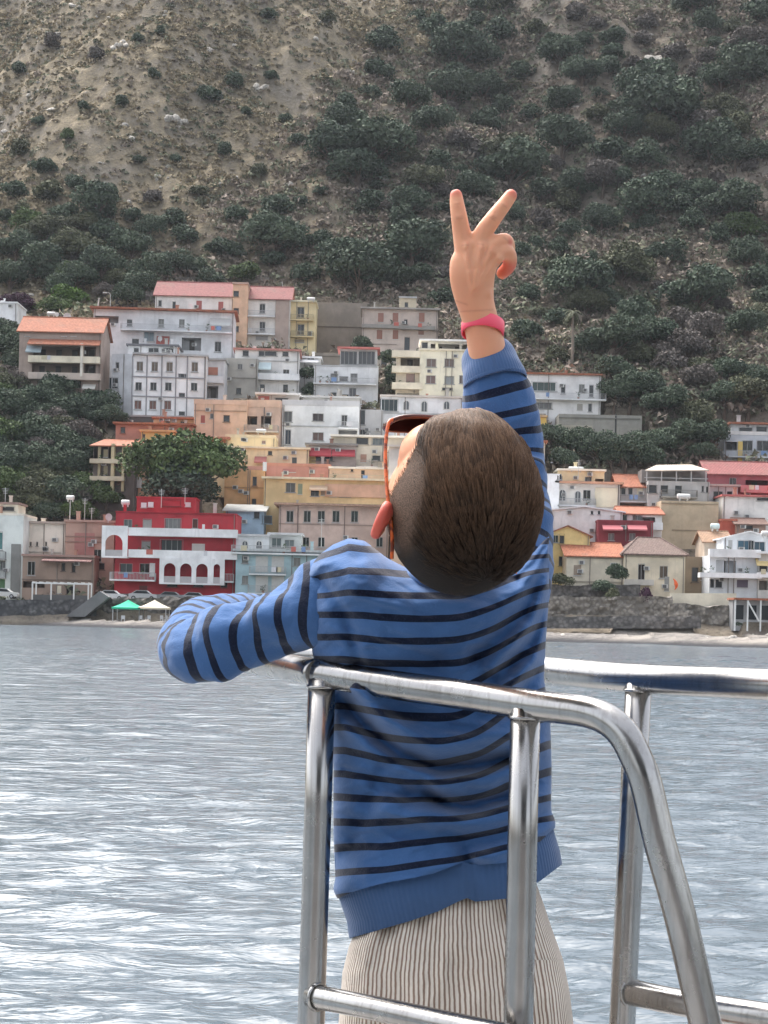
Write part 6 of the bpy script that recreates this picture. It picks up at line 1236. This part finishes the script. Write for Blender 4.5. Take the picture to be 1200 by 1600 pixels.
TOPX = [474, 482, 500, 520, 545, 570, 605, 640, 700, 760, 810, 835, 848, 858]; TOPY = [903, 888, 866, 851, 841, 845, 872, 890, 898, 896, 884, 862, 846, 838]
LY = [830, 893, 950, 1020, 1060, 1100, 1200, 1300, 1390, 1440, 1470]; LX = [474, 474, 482, 488, 500, 516, 521, 521, 525, 542, 546]
RY = [830, 930, 1000, 1060, 1130, 1200, 1270, 1300, 1330, 1380]; RX = [858, 858, 853, 850, 860, 862, 861, 866, 875, 884]
BX = [474, 545, 640, 690, 725, 738, 748, 800, 850, 890]; BY = [1470, 1466, 1440, 1424, 1408, 1403, 1409, 1404, 1376, 1348]
CDY = [830, 900, 1000, 1080, 1200, 1400, 1480]; CDD = [1.845, 1.855, 1.882, 1.905, 1.918, 1.922, 1.925]
nt_, nth = 260, 240
th = np.linspace(0, 2 * math.pi, nth, endpoint=False); tt = np.linspace(0, 1, nt_)
C_ = np.sign(np.cos(th)) * np.abs(np.cos(th)) ** .8; S_n = np.sign(np.sin(th)) * np.abs(np.sin(th)) ** .8
xr = 666 + C_ * 192                                    # nominal x of each column
def torso_pt(tv, c, s, grow=0.0):
    xn = 666 + c * 192; top = np.interp(xn, TOPX, TOPY); xb = 715 + c * 172; bot = np.interp(xb, BX, BY)
    py = top + (bot - top) * tv; L0_, R0_ = np.interp(py, LY, LX), np.interp(py, RY, RX); px = L0_ + (R0_ - L0_) * (c + 1) / 2
    hd = .104 * np.sqrt(np.clip(1 - (1 - np.clip(tv / .2, 0, 1)) ** 2, 0, 1)) * np.interp(py, [840, 1000, 1200, 1400, 1470], [.95, 1, .95, .9, .86])
    D = np.interp(py, CDY, CDD) - s * (hd + grow)
    return px, py, D
TV, TC = np.meshgrid(tt, np.arange(nth), indexing='ij'); c_, s_ = C_[TC], S_n[TC]
HEMT = .89
px, py, D = torso_pt(TV * HEMT, c_, s_)
fz = folds(px, py) * sstep(.0, .25, np.abs(s_)) * sstep(0, .04, TV)
D = D - np.where(s_ > 0, fz, -fz * .6) * 1.0
blouse = .010 * np.exp(-((TV - .97) / .035) ** 2); D = D - s_ * blouse; px = px + c_ * blouse * 500 * sstep(.9, 1, TV)
P_ = W(px, py, D).reshape(-1, 3)
# stripe coordinate follows the cloth: sagging across the back, pulled up towards the raised arm
sag = 7 * np.sin((px - 500) / 360 * math.pi) * sstep(880, 980, py)
pull = -sstep(690, 870, px) ** 1.3 * np.interp(py, [850, 900, 1000, 1080, 1180, 1300, 1400], [18, 44, 60, 62, 40, 22, 26])
lefty = -np.interp(py, [840, 870, 900, 950, 1000], [0, 0, 0, 0, 0]) * 0
lowdip = np.interp(py, [1240, 1320, 1400], [0, .5, 1]) * (-np.interp(px, [520, 640, 740, 860], [-22, 0, 22, 34])) + np.interp(py, [1050, 1130, 1200, 1260], [0, 1, 1, 0]) * 14 * np.sin(np.clip((px - 540) / 250, 0, 1) * math.pi)
shoul = np.interp(py, [840, 900, 960], [1, .6, 0]) * np.interp(px, [474, 500, 545, 600, 640], [38, 20, 0, 6, 10])
stv = (py - sag - pull - lowdip - shoul - 907 + 3 * fbm(px / 60, py / 60, 23, 2)) / 35.2
qi = np.arange(nt_ * nth).reshape(nt_, nth); fq = np.stack([qi[:-1], np.roll(qi[:-1], -1, 1), np.roll(qi[1:], -1, 1), qi[1:]], -1).reshape(-1, 4)
shirt = child('sweatshirt', P_, fq[:, ::-1], [KN]); fattr(shirt.data, 'stripe', stv.ravel())
# ribbed waistband
nb = 26; TVb = np.linspace(HEMT - .004, 1, nb)[:, None] + 0 * TC[:1]; cb, sb = C_[None, :] + 0 * TVb, S_n[None, :] + 0 * TVb
px, py, D = torso_pt(TVb, cb, sb, .002); q_ = (TVb - HEMT) / (1 - HEMT); D = D - sb * (.004 * np.sin(np.clip(q_, 0, 1) * math.pi)) - np.where(sb > 0, 1, -.5) * (folds(px, py) * .12); D += .006 * np.exp(-((px - 742) / 9) ** 2) * q_
Pb = W(px, py, D).reshape(-1, 3); Pi = W(px, py, D + sb * .004).reshape(-1, 3)
qb = np.arange(nb * nth).reshape(nb, nth); fb = np.stack([qb[:-1], np.roll(qb[:-1], -1, 1), np.roll(qb[1:], -1, 1), qb[1:]], -1).reshape(-1, 4)
lip = np.stack([qb[-1], np.roll(qb[-1], -1), np.roll(qb[-1], -1) + nb * nth, qb[-1] + nb * nth], -1)
wb = child('waistband', np.vstack([Pb, Pi]), np.vstack([fb[:, ::-1], fb + nb * nth, lip[:, ::-1]]), [RIB]); wb.parent = shirt
rib_ = np.tile(np.arange(nth) * .5, nb); fattr(wb.data, 'rib', np.concatenate([rib_, rib_]))
def sleeve(name, secs, s0, spacing, slant, seed, n=96, k=14, mats=None, folds_=()):
    A = catmull(np.array([list(W(a, b, c)) + [r] for a, b, c, r in secs]), k); P0, R0 = A[:, :3], A[:, 3]; T, N_, B_ = frames(P0)
    # fix ring frame: N towards the viewer side, B upward
    for i in range(len(P0)):
        f_ = np.array([0, -1.0, 0]); f_ = f_ - T[i] * f_.dot(T[i]); f_ /= np.linalg.norm(f_) + 1e-9; 
        if i and f_.dot(N_[i - 1]) < .2: f_ = N_[i - 1] - T[i] * N_[i - 1].dot(T[i]); f_ /= np.linalg.norm(f_)
        N_[i] = f_; B_[i] = np.cross(T[i], f_)
    al = np.concatenate([[0], np.cumsum(np.linalg.norm(np.diff(P0, axis=0), axis=1))]); a = np.linspace(0, 6.28318, n, endpoint=False)
    AL, AA = np.meshgrid(al, a, indexing='ij')
    ux, uy = np.cos(AA) * 1.3, np.sin(AA) * 1.3
    d_ = .0030 * fbm(ux + AL * 20, uy + AL * 9, seed, 4) + .0022 * fbm(ux * 2.2 + AL * 55, uy * 2.2, seed + 3, 3)
    for (l0, a0, wl_, wa_, am) in folds_:
        da = np.angle(np.exp(1j * (AA - a0 - (AL - l0) * 9))); d_ = d_ + 1.9 * am * np.exp(-((AL - l0) / wl_) ** 2 - (da / wa_) ** 2)
    R_ = R0[:, None] + d_
    v = P0[:, None] + R_[..., None] * (np.cos(AA)[..., None] * N_[:, None] + np.sin(AA)[..., None] * B_[:, None])
    m_ = len(P0); q = np.arange(m_ * n).reshape(m_, n); f = np.stack([q[:-1], np.roll(q[:-1], -1, 1), np.roll(q[1:], -1, 1), q[1:]], -1).reshape(-1, 4)
    o = child(name, v.reshape(-1, 3), f, [mats or KN]); o.parent = shirt
    st_ = (AL + slant * np.sin(AA) * np.interp(AL, [0, .1, .16, .3], [1, 1, .25, .0]) + s0) / spacing + .05 * fbm(AL * 14, np.cos(AA) * 2, seed + 9, 2)
    fattr(o.data, 'stripe', st_.ravel()); return o
sleeve('sleeve', [(540, 925, 1.868, .050), (500, 945, 1.87, .0520), (468, 958, 1.876, .0455), (430, 977, 1.886, .0395), (385, 990, 1.90, .0405), (345, 1001, 1.915, .0430), (313, 1013, 1.93, .0415), (297, 1017, 1.955, .0375), (293, 1003, 1.99, .036), (308, 985, 2.04, .037), (334, 971, 2.09, .0365), (368, 967, 2.15, .036), (400, 968, 2.21, .033), (418, 970, 2.25, .028)],
       .002, .0295, .018, 31, folds_=[(.06, 1.2, .02, .5, -.006), (.09, .4, .02, .4, .006), (.12, 1.0, .016, .5, -.005), (.15, .2, .02, .5, .005), (.17, -.9, .03, .5, .006), (.1, -.8, .03, .5, -.004), (.19, .9, .02, .6, -.005)])
sleeve('sleeve', [(798, 945, 1.872, .042), (800, 905, 1.88, .047), (803, 850, 1.91, .0475), (797, 790, 1.942, .0465), (792, 730, 1.965, .0475), (786, 675, 1.965, .0465), (777, 622, 1.957, .0440), (771, 596, 1.953, .0375), (766, 572, 1.955, .031)],
       -.003, .0275, -.006, 41, folds_=[(.1, .5, .015, .7, .005), (.14, -.6, .014, .8, -.005), (.18, .2, .012, .8, .005), (.22, -.3, .012, .8, -.005), (.255, .5, .012, .7, .004), (.05, -1.1, .03, .4, -.007)])
def cuff(secs, thick=.0035):
    A = catmull(np.array([list(W(a, b, c)) + [r] for a, b, c, r in secs]), 8); P0, R0 = A[:, :3], A[:, 3]; P2 = np.vstack([P0, P0[::-1]]); n = 120; T, N_, B_ = frames(P0); a = np.linspace(0, 6.28318, n, endpoint=False)
    v = []
    for i in list(range(len(P0))) + list(range(len(P0) - 1, -1, -1)):
        r_ = R0[i] if len(v) < len(P0) else R0[i] - thick; v.append(P0[i] + r_ * (np.cos(a)[:, None] * N_[i] + np.sin(a)[:, None] * B_[i]))
    m_ = len(v); q = np.arange(m_ * n).reshape(m_, n); f = np.stack([q[:-1], np.roll(q[:-1], -1, 1), np.roll(q[1:], -1, 1), q[1:]], -1).reshape(-1, 4)
    o = child('cuff', np.vstack(v), f, [RIB]); o.parent = shirt; fattr(o.data, 'rib', np.tile(np.arange(n) * .5, m_)); return o
cuff([(774, 600, 1.948, .0385), (773, 595, 1.949, .0395), (771, 588, 1.95, .0382), (768, 577, 1.955, .0358), (764, 564, 1.962, .0345), (761, 556, 1.967, .0325)])
cuff([(410, 969, 2.23, .031), (420, 970, 2.255, .029), (430, 972, 2.28, .026)])
cp = []
a = np.linspace(0, 6.28318, 49)
v, f = tube_geo(W(706 + 62 * np.cos(a), 893 + 12 * np.sin(a) - 4 * np.cos(a), 1.835 - .052 * np.sin(a)), .009, 10, False); co_ = child('collar', v, f, [KP]); co_.parent = shirt

# ---- shorts
t = NT('seersucker'); o_ = t.coord('Object'); n1 = t.noise(45, o_, 4, .6); s_t = t.math('FRACT', t.math('ADD', t.attr('stripe'), t.math('MULTIPLY', t.math('SUBTRACT', n1, .5), .5))); e = t.math('ABSOLUTE', t.math('SUBTRACT', s_t, .5))
t.base(t.mix(t.ramp(e, .17, .24), (.29, .2, .15), (.78, .71, .62))); t.p(roughness=.9); t.b.inputs['Sheen Weight'].default_value = .1; t.bump(t.math('ADD', t.noise(260, o_, 3), t.math('MULTIPLY', e, 1.5)), .0015, .7); SEER = t.m
SLY = [1380, 1440, 1480, 1520, 1600, 1800]; SLX = [585, 560, 545, 535, 529, 522]; SRY = [1380, 1420, 1450, 1500, 1550, 1600, 1800]; SRX = [838, 852, 862, 880, 890, 896, 905]
ns, nr_ = 240, 120; thS = np.linspace(0, 2 * math.pi, ns, endpoint=False)
def shorts_grid(py_rows, c, s, grow=0):
    L0_, R0_ = np.interp(py_rows, SLY, SLX)[:, None], np.interp(py_rows, SRY, SRX)[:, None]; px = L0_ + (R0_ - L0_) * (c[None, :] + 1) / 2; py = py_rows[:, None] + 0 * px
    hd = np.interp(py_rows, [1380, 1480, 1600, 1800], [.085, .108, .118, .112])[:, None]; g_ = .0055 * np.sin(np.arange(len(c)) * .42 + 2 * fbm(np.arange(len(c)) / 30., 0 * c, 3, 2)) [None, :] * np.exp(-((py - 1400) / 70) ** 2)
    return px, py, 1.932 - s[None, :] * (hd + grow + g_) - np.where(s[None, :] > 0, 1, 0) * (.012 * fbm(px / 38, py / 110, 44, 4) + .004 * fbm(px / 12, py / 60, 45, 3))
cS = np.sign(np.cos(thS)) * np.abs(np.cos(thS)) ** .85; sS = np.sign(np.sin(thS)) * np.abs(np.sin(thS)) ** .85
rowsS = np.linspace(1380, 1690, nr_); px, py, D = shorts_grid(rowsS, cS, sS)
v = W(px, py, D).reshape(-1, 3); q = np.arange(nr_ * ns).reshape(nr_, ns); f = np.stack([q[:-1], np.roll(q[:-1], -1, 1), np.roll(q[1:], -1, 1), q[1:]], -1).reshape(-1, 4)
ring = np.linalg.norm(np.diff(np.vstack([v.reshape(nr_, ns, 3)[60], v.reshape(nr_, ns, 3)[60][:1]]), axis=0), axis=1); ucoord = np.concatenate([[0], np.cumsum(ring)[:-1]]) / .0060
vs, fs, us = [v], [f], [np.tile(ucoord, nr_)]
base_n = len(v)
for sgn, x_ in ((-1, 636), (1, 794)):
    A = [(x_, 1640, 1.935, 96, .1), (x_ + sgn * 6, 1760, 1.935, 96, .09), (x_ + sgn * 8, 1880, 1.935, 94, .082)]; A = catmull(np.array(A, float), 10); n_ = 120; aa = np.linspace(0, 6.28318, n_, endpoint=False)
    vv = np.concatenate([W(p0 + w0 * np.cos(aa), p1, D0 - dp * np.sin(aa)) for p0, p1, D0, w0, dp in A]); q = np.arange(len(A) * n_).reshape(len(A), n_) + base_n
    vs.append(vv); fs.append(np.stack([q[:-1], np.roll(q[:-1], -1, 1), np.roll(q[1:], -1, 1), q[1:]], -1).reshape(-1, 4)); us.append(np.tile(aa * .075 / .0060, len(A))); base_n += len(vv)
sh = child('shorts', np.vstack(vs), np.vstack(fs)[:, ::-1], [SEER]); fattr(sh.data, 'stripe', np.concatenate(us))
# back pocket
ci = [i for i in range(ns) if sS[i] > .05 and cS[i] > .62]; rp = np.linspace(1500, 1625, 30); px, py, D = shorts_grid(rp, cS[ci], sS[ci], .0045); v = W(px, py, D - .0015).reshape(-1, 3); q = np.arange(30 * len(ci)).reshape(30, len(ci))
pk = child('pocket', v, np.stack([q[:-1, :-1], q[:-1, 1:], q[1:, 1:], q[1:, :-1]], -1).reshape(-1, 4)[:, ::-1], [SEER]); pk.parent = sh; fattr(pk.data, 'stripe', np.tile(ucoord[ci] + .35, 30))
# ---- wristband
t = NT('pink_silicone'); t.base((.86, .09, .15)); t.p(roughness=.45); t.b.inputs['Subsurface Weight'].default_value = .2; t.b.inputs['Subsurface Scale'].default_value = .003
c0, ax = W(754.3, 513, 1.9365), (W(752, 497, 1.934) - W(761, 529, 1.94)); ax = np.array([.06, .34, 1.0]); ax /= np.linalg.norm(ax); u1 = np.cross(ax, [0, 1, 0]); u1 /= np.linalg.norm(u1); u2 = np.cross(ax, u1)
v = []; a = np.linspace(0, 6.28318, 96, endpoint=False)
for h_, r_ in ((-.0088, 0), (-.0080, .0012), (0, .0016), (.0080, .0012), (.0088, 0), (.0080, -.0008), (-.0080, -.0008)): v.append(c0 + ax * h_ + (.0247 + r_) * np.cos(a)[:, None] * u1 + (.0232 + r_) * np.sin(a)[:, None] * u2)
q = np.arange(7 * 96).reshape(7, 96); f = np.stack([q, np.roll(q, -1, 1), np.roll(np.roll(q, -1, 0), -1, 1), np.roll(q, -1, 0)], -1).reshape(-1, 4)
child('wristband', np.vstack(v), f, [t.m])
# ---- shoes
shoe = flat('sneaker_cloth', (.5, .5, .52), .8)
for s_, x_ in ((-1, 640), (1, 790)):
    Q = Lumps(); Q.loft([(x_, 2214, 1.935, 52, .045), (x_, 2232, 1.945, 54, .05), (x_ + s_ * 3, 2248, 1.97, 56, .09), (x_ + s_ * 3, 2258, 1.985, 58, .105)], 24); child('shoe', Q.v[0], Q.f, [shoe])
# ------------------------------------------------------------------ thin sea haze: one closed box round the whole scene
hz = bpy.data.materials.new('haze_air'); hz.use_nodes = True; nt = hz.node_tree; nt.nodes.clear()
pv = nt.nodes.new('ShaderNodeVolumePrincipled'); pv.inputs['Color'].default_value = (.86, .92, 1, 1); pv.inputs['Density'].default_value = .00006; pv.inputs['Anisotropy'].default_value = .2
ou = nt.nodes.new('ShaderNodeOutputMaterial'); nt.links.new(pv.outputs[0], ou.inputs['Volume'])
tag(MB().box(-345, 345, -75, 735, -4, 290).build('haze', hz), 'thin pale sea haze over the bay and hillside', 'haze', None, 'stuff')
